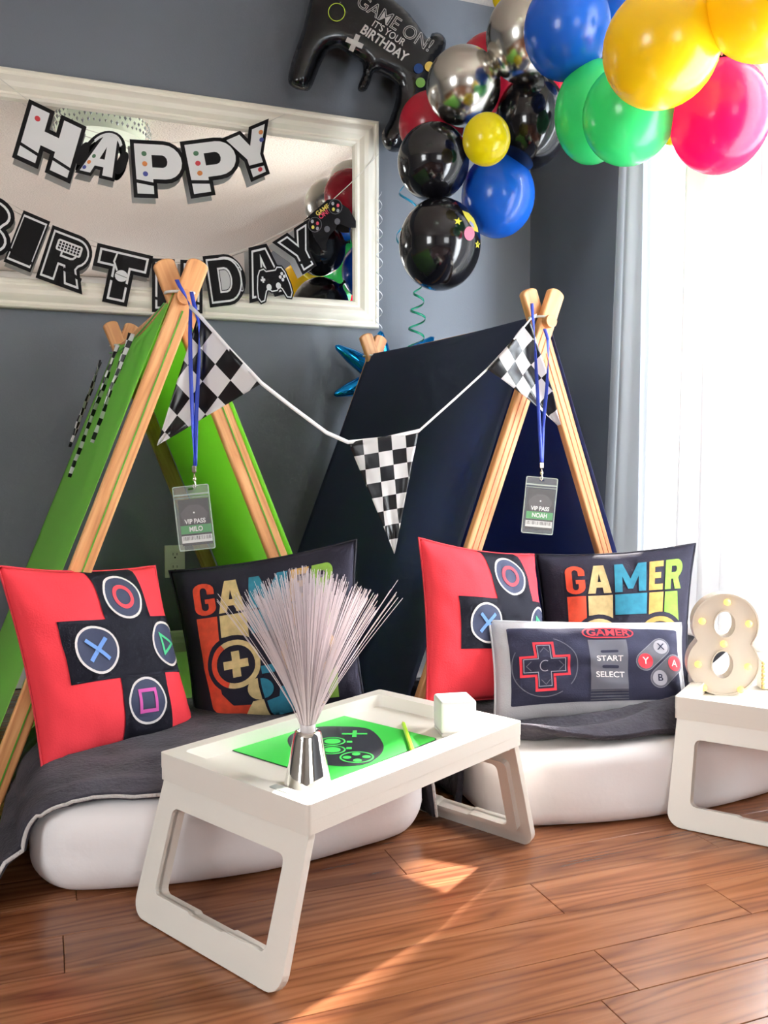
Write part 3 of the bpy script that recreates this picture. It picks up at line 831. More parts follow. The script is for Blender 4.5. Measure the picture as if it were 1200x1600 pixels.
# ================================================================== CUSHIONS
NG = 20
class Cushion:
    def __init__(s, TL, TR, BR, BL, T, back=.6, seed=0.0, inset=.065):
        s.c = [V(p) for p in (TL, TR, BR, BL)]
        s.T, s.back, s.seed, s.inset = T, back, seed, inset
        s.mid = sum(s.c, V()) / 4
        n = (s.c[1] - s.c[3]).cross(s.c[0] - s.c[2]).normalized()
        if n.dot(EYE - s.mid) < 0: n = -n
        s.n = n
    def at(s, u, v, side=1, eps=0.0):
        u = max(-1, min(1, u)); v = max(-1, min(1, v))
        u2 = u * (1 - s.inset * (1 - v * v)); v2 = v * (1 - s.inset * (1 - u * u))
        a, b = (u2 + 1) / 2, (v2 + 1) / 2
        TL, TR, BR, BL = s.c
        p = BL.lerp(BR, a).lerp(TL.lerp(TR, a), b)
        h = (max(0, 1 - abs(u) ** 2.3) * max(0, 1 - abs(v) ** 2.3)) ** .55
        w = 1 + noise.noise(V((u * 1.4 + s.seed, v * 1.4, side))) * .16
        wr = noise.noise(V((u * 3.1 + s.seed, v * 3.1, side * 2))) * .008 * h + noise.noise(V((u * 7 + s.seed, v * 5 + u * 3, side * 4))) * .0022 * h ** .5
        edge = max(abs(u), abs(v))
        pk = math.sin((u + v) * 16 + s.seed) * .0018 * (edge ** 4) * (1 - edge ** 12)
        T = s.T if side > 0 else s.T * s.back
        return p + s.n * side * (h * T * w + wr + pk + eps)
    def mesh(s, t, m, name='cover'):
        b = MB()
        k = NG * 2
        b.grid(lambda i, j: s.at(i * 2 - 1, j * 2 - 1, 1), k, k)
        b.grid(lambda i, j: s.at(i * 2 - 1, j * 2 - 1, -1), k, k)
        o = b.obj(name, m, t, smooth=True, weld=True)
        path = []
        for (u0, v0, u1, v1) in ((-1, -1, 1, -1), (1, -1, 1, 1), (1, 1, -1, 1), (-1, 1, -1, -1)):
            for i in range(20): path.append(s.at(u0 + (u1 - u0) * i / 20, v0 + (v1 - v0) * i / 20))
        path.append(path[0])
        return o
    def seam(s, t, m, r=.0025):
        path = []
        for (u0, v0, u1, v1) in ((-1, -1, 1, -1), (1, -1, 1, 1), (1, 1, -1, 1), (-1, 1, -1, -1)):
            for i in range(20): path.append(s.at(u0 + (u1 - u0) * i / 20, v0 + (v1 - v0) * i / 20))
        path.append(path[0])
        MB().tube(path, r, 6, cap=False).obj('edge_seam', m, t, smooth=True)
    def pr(s, name, vf, m, par, lvl=1):
        vs, fs = gridcut(vf[0], vf[1], 1.0 / NG)
        b = MB(); b.add([s.at(v.x, v.y, 1, .0009 + .0007 * lvl) for v in vs], fs)
        # face the room
        o = b.obj(name, m, par, smooth=True)
        return o
    def sh(s, name, loops, m, par, lvl=1, off=0.0): return s.pr(name, shape2d(loops, 0, off), m, par, lvl)
M_red = mat('coral red cotton', (228, 62, 72), 0.85, spec=.15, bump=0.12, bscale=300)
M_blkp = mat('black print', (22, 22, 32), 0.8, spec=.15, bump=0.1, bscale=300)
M_slate = mat('slate blue print', (50, 56, 82), 0.8)
M_whtp = mat('white print', (232, 226, 226), 0.8)
def symbol_cushion(cs, label, cx=.26, cy=.06):
    t = thing('throw_cushion', cs.c[3].lerp(cs.c[2], .5), label, 'cushion')
    cv = cs.mesh(t, M_red); cs.seam(t, mat('coral seam', (200, 48, 60), .85))
    w = .33
    cross = [(cx - w, 1.0), (cx - w, cy + w), (cx - .92, cy + w), (cx - .92, cy - w), (cx - w, cy - w), (cx - w, -.96), (cx + w, -.96), (cx + w, cy - w), (.995, cy - w), (.995, cy + w), (cx + w, cy + w), (cx + w, 1.0)]
    cr = cs.sh('cross_print', [cross], M_blkp, t, 1)
    for (x, y, kind) in ((cx, .64, 'o'), (cx - .54, cy, 'x'), (cx + .5, cy, 't'), (cx, -.56, 's')):
        bt = cs.sh('button_print', [circ(x, y, .265), circ(x, y, .238)], M_whtp, t, 3)
        cs.sh('button_field', [circ(x, y, .240)], M_slate, bt, 2)
        if kind == 'o': cs.sh('circle_symbol', [circ(x, y, .145), circ(x, y, .098)], mat('symbol red', (222, 62, 76), .8), bt, 4)
        if kind == 'x':
            for a in (38, -52): cs.sh('cross_symbol', [rot2(rect(x - .165, y - .022, x + .165, y + .022), a + 8, x, y)], mat('symbol blue', (112, 156, 226), .8), bt, 4 + (a < 0))
        if kind == 't': cs.sh('triangle_symbol', [[(x - .12, y + .14), (x + .15, y), (x - .12, y - .14)], [(x - .085, y + .085), (x + .08, y), (x - .085, y - .085)]], mat('symbol green', (70, 186, 130), .8), bt, 4)
        if kind == 's': cs.sh('square_symbol', [rect(x - .125, y - .135, x + .125, y + .135), rect(x - .085, y - .095, x + .085, y + .095)], mat('symbol pink', (206, 86, 168), .8), bt, 4)
    return t
M_char = mat('charcoal cotton', (44, 42, 54), 0.85, spec=.15, bump=0.12, bscale=300)
GC = [mat('print orange red', (218, 74, 44), .85, var=.12, vscale=60), mat('print cream', (218, 196, 140), .85, var=.12, vscale=60), mat('print teal', (48, 134, 160), .85, var=.12, vscale=60),
      mat('print mustard', (214, 168, 92), .85, var=.12, vscale=60), mat('print lime', (140, 184, 72), .85, var=.12, vscale=60)]
def gamer_cushion(cs, label, x0=-.78, x1=.80, y1=.86):
    t = thing('throw_cushion', cs.c[3].lerp(cs.c[2], .5), label, 'cushion')
    cs.mesh(t, M_char); cs.seam(t, mat('charcoal seam', (34, 32, 44), .85))
    W = x1 - x0
    cols = [(0, .165), (.185, .40), (.42, .70), (.72, .86), (.83, 1.0)]
    def X(q): return x0 + q * W
    tops = [(0, .165), (.185, .39), (.42, .69), (.715, .835), (.855, 1.0)]
    lh = .40
    for ch, (a, b_), m in zip('GAMER', tops, GC):
        lp = [[(X(a) + p[0] * (b_ - a) * W, y1 - lh + p[1] * lh) for p in l] for l in GLY[ch]]
        cs.sh('letter_print', lp, m, t, 2)
    yb = y1 - lh - .03          # top of the controller picture
    def blk(nm, pts, m, lvl=1): return cs.sh(nm, [[(X(p[0]), yb - p[1]) for p in pts]], m, t, lvl)
    # left grip, coloured like the letters above it
    blk('controller_print', [(0, 0), (.165, 0), (.165, .36), (.11, .5), (.12, .95), (.20, 1.12), (.34, 1.16), (.33, 1.30), (.12, 1.30), (.03, 1.1), (0, .6)], GC[0])
    blk('controller_print', [(.185, 0), (.40, 0), (.40, .34), (.36, .34), (.30, .27), (.185, .27)], GC[1])
    blk('controller_print', [(.42, 0), (.70, 0), (.70, .28), (.42, .28)], GC[2])
    blk('controller_print', [(.72, 0), (.845, 0), (.845, .30), (.72, .30)], GC[3])
    blk('controller_print', [(.86, 0), (.97, 0), (1.0, .4), (1.0, .9), (.97, 1.25), (.90, 1.25), (.93, .8), (.90, .4), (.86, .34)], GC[4])
    lc_, rc_ = (X(.27), yb - .62), (X(.82), yb - .62)
    for (cx, cy), m in ((lc_, GC[1]), (rc_, GC[3])):
        cs.sh('stick_gap_print', [circ(cx, cy, .36, .36)], M_char, t, 2)
        cs.sh('ring_print', [circ(cx, cy, .30, .30), circ(cx, cy, .235, .235)], m, t, 3)
    cx, cy = lc_
    cs.sh('ring_print', [arc(cx, cy, .30, .30, 120, 245, 12) + arc(cx, cy, .235, .235, 245, 120, 12)], GC[0], t, 4)
    pl = [(-.05, -.16), (.05, -.16), (.05, -.05), (.15, -.05), (.15, .05), (.05, .05), (.05, .16), (-.05, .16), (-.05, .05), (-.15, .05), (-.15, -.05), (-.05, -.05)]
    cs.sh('plus_print', [[(cx + a, cy + b_) for a, b_ in pl]], GC[1], t, 3)
    cx, cy = rc_
    for a, b_ in ((0, .12), (.12, 0), (0, -.12), (-.12, 0)): cs.sh('button_print', [circ(cx + a, cy + b_, .055, .055, 16)], GC[4], t, 3)
    blk('bar_print', [(.46, .70), (.56, .70), (.56, .80), (.46, .80)], GC[2], 3)
    blk('bar_print', [(.60, .70), (.68, .70), (.68, .80), (.60, .80)], GC[3], 3)
    cs.sh('stick_print', [arc(X(.42), yb - .98, .14, .14, 90, 270, 12)], GC[1], t, 3)
    cs.sh('stick_print', [arc(X(.44), yb - .98, .13, .13, -90, 90, 12)], GC[2], t, 3)
    blk('controller_print', [(.35, 1.12), (.43, 1.12), (.44, 1.36), (.26, 1.40), (.26, 1.30)], GC[1], 3)
    blk('controller_print', [(.45, 1.15), (.55, 1.12), (.57, 1.0), (.70, 1.0), (.70, 1.34), (.46, 1.38)], GC[2], 3)
    blk('controller_print', [(.72, 1.0), (.80, 1.1), (.86, 1.3), (.72, 1.34)], GC[3], 3)
    return t
cA = Cushion(P(-4, 884, 1.76), P(242, 884, 2.02), P(308, 1148, 1.97), P(66, 1203, 1.70), .070, .5, 1.3)
symbol_cushion(cA, 'red cushion with black cross and game symbols under the green tent')
cB = Cushion(P(264, 892, 2.10), P(557, 843, 2.00), P(570, 1098, 1.97), P(306, 1152, 2.02), .060, .5, 5.2)
gamer_cushion(cB, 'black GAMER cushion behind the fibre optic lamp', y1=.80, x0=-.74)
cC = Cushion(P(654, 840, 2.09), P(834, 866, 2.28), P(862, 1096, 2.21), P(666, 1104, 2.00), .070, .5, 2.6)
symbol_cushion(cC, 'red cushion with black cross and game symbols against the navy tent', cy=-.02)
cD = Cushion(P(836, 866, 2.37), P(1087, 849, 2.32), P(1076, 1096, 2.22), P(850, 1100, 2.28), .055, .5, 8.1)
gamer_cushion(cD, 'charcoal GAMER cushion with its corner against the white curtain', y1=.82, x0=-.66, x1=.86)
# controller cushion
M_grey = mat('light grey cotton', (178, 178, 184), 0.85, bump=0.12, bscale=300)
M_nvp = mat('navy print', (46, 46, 64), 0.85, spec=.15, bump=0.1, bscale=300)
M_gp = mat('mid grey print', (98, 98, 108), 0.85); M_lgp = mat('pale grey print', (170, 168, 178), 0.85)
M_rp = mat('red print', (214, 48, 62), 0.85)
cE = Cushion(P(764, 970, 2.07), P(1064, 974, 2.09), P(1076, 1118, 2.00), P(772, 1134, 1.955), .058, .6, 3.3, .035)
t = thing('throw_cushion', cE.c[3].lerp(cE.c[2], .5), 'oblong grey cushion printed as a retro game controller, START and SELECT', 'cushion')
cE.mesh(t, M_grey); cE.seam(t, mat('pale seam', (196, 196, 202), .85), .003)
AS = .52      # height to width of the cushion
def pe(nm, pts, m, lvl, par=t): return cE.sh(nm, [pts] if not isinstance(pts[0], list) else pts, m, par, lvl)
pn = pe('panel_print', rect(-.86, -.72, .93, .80, .03), M_nvp, 1)
def ec(x, y, r, n=28): return circ(x, y, r, r / AS, n)
pe('pad_ring_print', [arc(-.52, 0, .335, .60, 150, 300, 24) + arc(-.52, 0, .325, .583, 300, 150, 24)], M_gp, 2)
pe('pad_ring_print', [arc(-.52, 0, .335, .60, -40, 70, 24) + arc(-.52, 0, .325, .583, 70, -40, 24)], M_gp, 2)
def plus(cx, cy, a, w): return [(cx - w, cy - a / AS), (cx + w, cy - a / AS), (cx + w, cy - w / AS), (cx + a, cy - w / AS), (cx + a, cy + w / AS), (cx + w, cy + w / AS), (cx + w, cy + a / AS), (cx - w, cy + a / AS), (cx - w, cy + w / AS), (cx - a, cy + w / AS), (cx - a, cy - w / AS), (cx - w, cy - w / AS)]
dp = pe('direction_pad_print', plus(-.52, 0, .255, .105), M_rp, 2)
pe('direction_pad_field', plus(-.52, 0, .228, .080), M_nvp, 3, dp)
pe('direction_pad_line', [plus(-.525, .01, .213, .067), plus(-.525, .01, .207, .061)], M_lgp, 4, dp)
for (dx, dy, a) in ((0, .165, 0), (.165, 0, -90), (0, -.165, 180), (-.165, 0, 90)):
    ch = rot2([(-.045, -.02), (0, .03), (.045, -.02), (.045, -.03), (0, .02), (-.045, -.03)], a)
    pe('arrow_print', [[(-.52 + dx + x, dy / AS + y / AS) for x, y in ch]], M_gp, 4, dp)
pe('arc_print', [[(-.52 + x, y / AS) for x, y in arc(0, 0, .055, .055, 60, 300, 16) + arc(0, 0, .047, .047, 300, 60, 16)]], M_lgp, 4, dp)
st = pe('strip_print', rect(-.06, -.50, .34, .52), M_gp, 2)
for k in range(4): pe('strip_line', rect(-.06, -.70 + k * .055, .34, -.672 + k * .055), mat('dark grey print', (72, 72, 82), .85), 2)
for (txt, y) in (('START', .10), ('SELECT', -.22)):
    pe('slot_print', rect(.06, y + .13, .24, y + .19, .02), M_nvp, 3, st)
    vs, fs = text2d(txt, .16, off=.002, sx=.60)
    cE.pr('lettering', ([V((v.x + .145, v.y + y, 0)) for v in vs], fs), M_whtp, st, 4)
def pill(x0, x1, y0, y1, r): return None
ov = pe('badge_print', [[(.16 + x, .68 + y) for x, y in rect(-.27, -.12, .27, .12, .115)], [(.16 + x, .68 + y) for x, y in rect(-.255, -.095, .255, .095, .09)]], M_rp, 3)
vs, fs = text2d('GAMER', .22, off=.004, sx=.62)
cE.pr('lettering', ([V((v.x + .16, v.y + .68, 0)) for v in vs], fs), M_rp, ov, 3)
def stadium(ax, ay, bx, by, r, n=10):
    a = math.degrees(math.atan2(by - ay, bx - ax))
    return [(x, y / AS) for x, y in arc(bx, by, r, r, a - 90, a + 90, n) + arc(ax, ay, r, r, a + 90, a + 270, n)]
for (ax, ay, bx, by, la, lb) in ((.53, .03, .72, .20, 'Y', 'X'), (.68, -.15, .87, .02, 'B', 'A')):
    pd = pe('button_pad_print', stadium(ax, ay, bx, by, .105), mat('pad edge print', (132, 132, 142), .85), 2)
    pe('button_pad_field', stadium(ax, ay, bx, by, .097), M_gp, 3, pd)
    for (x, y, ch) in ((ax, ay, la), (bx, by, lb)):
        bt = pe('button_print', [(px_, py_) for px_, py_ in circ(x, y / AS, .082, .082 / AS)], M_rp if ch in 'YA' else M_lgp, 4, pd)
        vs, fs = text2d(ch, .20, off=.003, sx=.55)
        cE.pr('lettering', ([V((v.x + x, v.y + y / AS, 0)) for v in vs], fs), M_whtp if ch in 'YA' else M_nvp, pd, 5)

# ================================================================== TRAY TABLES
M_plast = mat('white table plastic', (226, 222, 214), 0.38, bump=0.02, bscale=300)
M_slot = mat('pale grey table inlay', (158, 164, 160), 0.35)
TL_, TW_, THT = .56, .36, .26
def tray_table(cx, cy, yaw, splay, label):
    a = V((math.cos(yaw), math.sin(yaw), 0)); b_ = V((-math.sin(yaw), math.cos(yaw), 0)); up = V((0, 0, 1))
    o = V((cx, cy, 0))
    def T(x, y, z): return o + a * x + b_ * y + up * z
    t = thing('tray_table', o, label, 'table')
    hl, hw = TL_ / 2, TW_ / 2
    def slab(name, loops, z0, z1, m, par=None, bevel=0.0, off=0.0):
        vs, fs = shape2d(loops, (z1 - z0) / 2, off)
        return MB().add([T(v.x, v.y, v.z + (z0 + z1) / 2) for v in vs], fs).obj(name, m, par or t, weld=True, bevel=bevel)
    ri = .030
    recess = rect(-hl + ri, -hw + .046, hl - ri, hw - .026, .012)
    slot1 = rect(-hl + .075, -hw + .012, hl - .05, -hw + .036, .004)
    slab('tray_rim', [rect(-hl, -hw, hl, hw, .006), recess, slot1], .234, THT, M_plast, bevel=.0016)
    slab('tray_floor', [rect(-hl + .004, -hw + .004, hl - .004, hw - .004, .01)], .226, .2345, M_plast)
    slab('groove', [rect(-hl + .076, -hw + .013, hl - .051, -hw + .035, .004)], THT - .002, THT + .0005, M_slot)
    slab('corner_notch', [rect(-hl + .012, -hw + .052, -hl + .028, -hw + .098, .003)], THT - .001, THT + .0006, M_slot)
    slab('apron', [rect(-hl + .0005, -hw + .0005, hl - .0005, hw - .0005, .006), rect(-hl + .006, -hw + .006, hl - .006, hw - .006, .01)], .214, .2345, M_plast, bevel=.001)
    # folding end frames
    for s_ in (-1, 1):
        top = T(s_ * (hl - .012), 0, .2135); bot = T(s_ * (hl + splay - .012), 0, 0)
        d = (top - bot); L = d.length; d.normalize()
        nrm = d.cross(b_).normalized()
        if nrm.dot(a) * s_ < 0: nrm = -nrm
        def E(w, h, n): return bot + b_ * w + d * h + nrm * n
        outer = [(-hw + .004, L), (-hw + .000, .03)] + [(-hw + .03 + .03 * math.cos(g), .03 + .03 * math.sin(g)) for g in [PI + PI / 2 * i / 6 for i in range(7)]] \
              + [(hw - .03 + .03 * math.cos(g), .03 + .03 * math.sin(g)) for g in [-PI / 2 + PI / 2 * i / 6 for i in range(7)]] + [(hw - .004, L)]
        hy0, hy1, hx = .046, L - .040, hw - .044
        # lower bar is cut lower in its middle third
        hole = arc(-hx + .012, hy1 - .012, .012, .012, 180, 90, 4) + arc(hx - .012, hy1 - .012, .012, .012, 90, 0, 4) + arc(hx - .012, hy0 + .012, .012, .012, 0, -90, 4) \
             + [(.045, hy0), (.038, hy0 - .003), (-.038, hy0 - .003), (-.045, hy0)] + arc(-hx + .012, hy0 + .012, .012, .012, 270, 180, 4)
        vs, fs = shape2d([outer, hole], .007)
        fr = MB().add([E(v.x, v.y, v.z) for v in vs], fs).obj('end_frame', M_plast, t, weld=True, bevel=.0025)
        # inner stiffening lip
        lip = [(x * .985, hy0 - .012 + (y - hy0) * 1.06) for x, y in hole]
        vs, fs = shape2d([[(x * 1.16, y + (.010 if y > L / 2 else -.010)) for x, y in hole], hole], .010)
        MB().add([E(v.x, v.y, v.z - .010 ) for v in vs], fs).obj('frame_lip', M_plast, fr, weld=True)
        for w in (-hw + .045, hw - .045):
            MB().lathe([(.005, -.0035), (.005, .002)], bot + b_ * w + V((0, 0, .0035)), 10).obj('foot_pad', M_slot, fr)
            MB().lathe([(.007, -.004), (.007, .004)], E(w * 1.20, L + .002, -.012), 12, (d, nrm, b_)).obj('hinge', M_plast, t)
    return t, T
T1 = dict(cx=-.0588, cy=1.5808, yaw=.8498)
tb1, TT1 = tray_table(T1['cx'], T1['cy'], T1['yaw'], .064, 'white plastic tray table in front carrying the green game mat')
# second table: its near left corner stands by the right mattress
c2 = PZ(1054, 1088, THT)
yaw2 = math.radians(58)
a2 = V((math.cos(yaw2), math.sin(yaw2), 0)); b2 = V((-math.sin(yaw2), math.cos(yaw2), 0))
cc2 = c2 + a2 * .28 - b2 * .18
tb2, TT2 = tray_table(cc2.x, cc2.y, yaw2, .055, 'white plastic tray table at the right edge under the number eight')
TF = .2347

# green game mat
M_matg = mat('green card', (52, 190, 68), 0.45); M_matk = mat('dark card print', (34, 36, 48), 0.5); M_matl = mat('bright green print', (70, 214, 92), 0.5)
mo = PZ(519, 1222, TF); mL = PZ(369, 1167, TF); mR = PZ(686, 1155, TF)
ex = (mR - mo); ey = (mL - mo)
ex_l, ey_l = ex.length, ey.length
exn = ex.normalized(); eyn = V((-exn.y, exn.x, 0))
mw, mh = ex_l, .252
def MT(x, y, z): return mo + exn * x + eyn * y + V((0, 0, z))
t = thing('game_mat', MT(mw / 2, mh / 2, 0), 'glossy green place mat with dark game controller on the tray table', 'place mat')
def ml(name, loops, z, m, par=t, off=0):
    vs, fs = shape2d(loops, .0003, off)
    return MB().add([MT(v.x, v.y, z + v.z) for v in vs], fs).obj(name, m, par, weld=True)
ml('mat_edge', [rect(0, 0, mw, mh, .012)], .0006, M_matk)
ml('mat_face', [rect(.002, .002, mw - .002, mh - .002, .011)], .0012, M_matg)
def smooth_loop(pts, n=6):
    out = []; k = len(pts)
    for i in range(k):
        p0, p1, p2, p3 = pts[i - 1], pts[i], pts[(i + 1) % k], pts[(i + 2) % k]
        for j in range(n):
            q = j / n
            out.append(tuple(.5 * (2 * p1[d] + (p2[d] - p0[d]) * q + (2 * p0[d] - 5 * p1[d] + 4 * p2[d] - p3[d]) * q * q + (3 * p1[d] - p0[d] - 3 * p2[d] + p3[d]) * q ** 3) for d in (0, 1)))
    return out
pad = smooth_loop([(.19, .228), (.228, .192), (.250, .135), (.190, .050), (.121, .014), (.078, .020), (.050, .064), (.058, .135), (.10, .205), (.145, .232)], 5)
cb = ml('controller_print', [pad], .0018, M_matk)
for (x, y, r, ri_) in ((.112, .046, .030, .027), (.150, .139, .024, .021), (.114, .106, .024, .021)):
    ml('ring_print', [circ(x, y, r), circ(x, y, ri_)], .0024, M_matl, cb)
for (x, y, r) in ((.150, .139, .015), (.114, .106, .015), (.124, .058, .0075), (.100, .034, .0075), (.124, .034, .0075), (.100, .058, .0075)):
    ml('button_print', [circ(x, y, r, r, 20)], .0024, M_matl, cb)
ml('cross_print', [rot2(rect(.21 - .024, .138 - .004, .21 + .024, .138 + .004), -50, .21, .138)], .0024, M_matl, cb)
ml('cross_print', [rot2(rect(.21 - .004, .138 - .02, .21 + .004, .138 + .02), -50, .21, .138)], .0025, M_matl, cb)
for (x, y) in ((.168, .113), (.140, .089)): ml('button_print', [rot2(rect(x - .005, y - .005, x + .005, y + .005, .002), 40, x, y)], .0024, M_matl, cb)

# lime pencil lying on the mat
M_lime = mat('lime lacquer', (176, 226, 48), 0.35)
pa, pb = PZ(629, 1127, TF + .006), PZ(647, 1180, TF + .006)
dv = (pb - pa).normalized()
t = thing('pencil', (pa + pb) / 2 - V((0, 0, .0045)), 'lime green pencil lying across the green game mat', 'pencil')
MB().tube([pa + dv * .018, pb], .0042, 6).obj('barrel', M_lime, t)
MB().tube([pa + dv * .018, pa + dv * .005], [.0042, .0016], 8).obj('sharpened_cone', mat('pale pencil wood', (226, 206, 140), .6), t)
MB().tube([pa + dv * .005, pa], [.0016, .0003], 8).obj('lead_tip', mat('lime lead', (150, 200, 40), .5), t)

# small white cube lamp on the tray
M_cube = mat('white cube shell', (236, 234, 240), 0.42)
qc = V((.135, 1.690, 0)); ang = math.radians(10)
axc = (V((math.cos(ang), math.sin(ang), 0)), V((-math.sin(ang), math.cos(ang), 0)), V((0, 0, 1)))
t = thing('cube_light', (qc.x, qc.y, TF), 'small white rounded cube standing at the tray table corner', 'cube light')
MB().box(qc + V((0, 0, TF + .036)), (.034, .034, .031), axc).obj('shell', M_cube, t, bevel=.006, seg=4, smooth=True, angle=50)
MB().box(qc + V((0, 0, TF + .003)), (.0325, .0325, .0028), axc).obj('base_plate', mat('white base', (214, 212, 216), .5), t, bevel=.001)

# fibre optic lamp
M_chrome = mat('chrome', (225, 224, 222), 0.05, metal=1.0)
M_fibre = mat('clear fibre strand', (226, 218, 222), 0.3, translucent=0.3, tcol=(240, 234, 238))
lc = V((-.121, 1.400, 0))
t = thing('fibre_optic_lamp', (lc.x, lc.y, TF), 'fibre optic lamp with chrome cone base and white strands on the tray', 'lamp')
MB().lathe([(.030, TF), (.0385, TF + .0015), (.0385, TF + .006), (.0360, TF + .012), (.0225, TF + .082), (.0205, TF + .088), (.0165, TF + .090), (.0165, TF + .086), (.002, TF + .086)], lc, 48).obj('chrome_base', M_chrome, t, smooth=True, angle=50)
MB().lathe([(.0125, TF + .084), (.0125, TF + .098), (.0115, TF + .100), (.002, TF + .100)], lc, 24).obj('collar', mat('clear collar', (226, 222, 224), .2, clear=.25), t, smooth=True, angle=50)
fb = MB()
for i in range(640):
    q = rnd.random() ** .72; g = rnd.uniform(0, 2 * PI)
    th = q * .47 * (1 + .05 * rnd.random())
    Lf = .247 + rnd.uniform(-.016, .012) - .012 * q
    d0 = V((math.cos(g), math.sin(g), 0))
    root = lc + V((0, 0, TF + .095)) + d0 * (.010 * q)
    path = []
    for k in range(7):
        s_ = k / 6
        out = math.sin(th) * Lf * (s_ ** 1.22); 
        z = math.cos(th * .97) * Lf * s_ - .012 * q * s_ ** 3
        path.append(root + d0 * out + V((0, 0, z)))
    fb.tube(path, .00045, 3)
for i in range(9):    # stray strands leaning out to the sides
    g = rnd.choice((0.1, 0.0, -.15, .2, PI, PI + .1)); th = rnd.uniform(.50, .60); Lf = rnd.uniform(.24, .27)
    d0 = V((math.cos(g), math.sin(g), 0)); root = lc + V((0, 0, TF + .095)) + d0 * .01
    fb.tube([root + d0 * (math.sin(th) * Lf * (k / 6) ** 1.2) + V((0, 0, math.cos(th) * Lf * k / 6)) for k in range(7)], .0005, 3)
q = fb.obj('strand_spray', M_fibre, t); q['kind'] = 'stuff'

# marquee number eight on the second table
M_mq = mat('cream marquee plastic', (208, 196, 182), 0.5)
M_bulb = mat('warm bulb', (255, 208, 110), 0.3, emit=1.1)
e0 = P(1128, 1098, 1.965); e0.z = TF
fx = V((.985, -.17, 0)).normalized(); fn_ = V((-.17, -.985, 0)).normalized()
px2m = 1.965 / 1400
def EM(x, y, n): return e0 + fx * (x * px2m) + V((0, 0, y * px2m)) + fn_ * n
t = thing('number_light', e0, 'cream marquee light shaped as number 8 with warm bulbs', 'marquee light')
def eight(dx=0):
    up_c, lo_c = (2, 112, 50, 49), (0, 49, 54.5, 50)
    pts = []
    pts += arc(lo_c[0], lo_c[1], lo_c[2], lo_c[3], 141, 399, 40)      # lower lobe from upper left round the bottom
    pts += arc(up_c[0], up_c[1], up_c[2], up_c[3], -40, 220, 40)[1:-1]
    return [(x + dx, y) for x, y in pts]
out8 = eight()
holes = [circ(1, 112, 15.5, 20.5, 28), circ(-1, 48, 15.5, 21.5, 28)]
def e8(name, loops, n0, n1, m, par=t, off=0, **kw):
    vs, fs = shape2d(loops, (n1 - n0) / 2, off)
    return MB().add([EM(v.x, v.y, v.z + (n0 + n1) / 2) for v in vs], fs).obj(name, m, par, weld=True, **kw)
e8('face', [out8] + holes, .000, .004, M_mq)
e8('rim', [out8, [(x * .955 + .03, (y - 80) * .965 + 80) for x, y in out8]], -.028, .009, M_mq)
for h in holes: e8('hole_rim', [[(x + (x - sum(a for a, b in h) / len(h)) * .10, y + (y - sum(b for a, b in h) / len(h)) * .08) for x, y in h], h], -.028, .0085, M_mq)
e8('back', [out8] + holes, -.030, -.028, M_mq)
for (bx_, by_) in ((4, 147), (-33, 116), (37, 114), (0, 81), (-38, 47), (37, 46), (-29, 10), (27, 9)):
    bo = EM(bx_, by_, .004)
    ax_ = (fx, V((0, 0, 1)), fn_)
    MB().lathe([(.0075, 0), (.0073, .004), (.0058, .009), (.003, .0115), (.0005, .012)], bo, 16, ax_).obj('bulb', M_bulb, t, smooth=True)
# small cream card box with gold beading beyond the eight
bo = P(1206, 1098, 2.02); bo.z = TF
t = thing('card_box', bo, 'cream box with gold beaded edge at the far right behind number 8', 'box')
MB().box(bo + V((0, 0, .034)), (.030, .022, .033), (fx, fn_, V((0, 0, 1)))).obj('box_body', mat('cream card', (240, 234, 220), .5), t, bevel=.002)
M_gold = mat('gold beads', (214, 186, 120), .35, metal=.5)
for k in range(7):
    MB().lathe([(.0006, -.0042), (.003, -.003), (.0042, 0), (.003, .003), (.0006, .0042)], bo - fx * .026 + fn_ * .024 + V((0, 0, .006 + k * .0092)), 10).obj('bead', M_gold, t, smooth=True)

# ================================================================== PENNANTS
def checker_mat():
    m = bpy.data.materials.new('black and white chequer'); m.use_nodes = True
    N = m.node_tree.nodes; L = m.node_tree.links; b = N['Principled BSDF']
    uv = N.new('ShaderNodeUVMap'); uv.uv_map = 'UVMap'
    ck = N.new('ShaderNodeTexChecker'); ck.inputs['Scale'].default_value = 1.0
    ck.inputs['Color1'].default_value = lin((232, 230, 232)); ck.inputs['Color2'].default_value = lin((24, 24, 28))
    L.new(uv.outputs[0], ck.inputs['Vector']); L.new(ck.outputs[0], b.inputs['Base Color'])
    b.inputs['Roughness'].default_value = 0.28
    tr = N.new('ShaderNodeBsdfTranslucent'); L.new(ck.outputs[0], tr.inputs['Color'])
    ms = N.new('ShaderNodeMixShader'); ms.inputs[0].default_value = .3
    L.new(b.outputs[0], ms.inputs[1]); L.new(tr.outputs[0], ms.inputs[2]); L.new(ms.outputs[0], N['Material Output'].inputs[0])
    return m
M_chk = checker_mat()
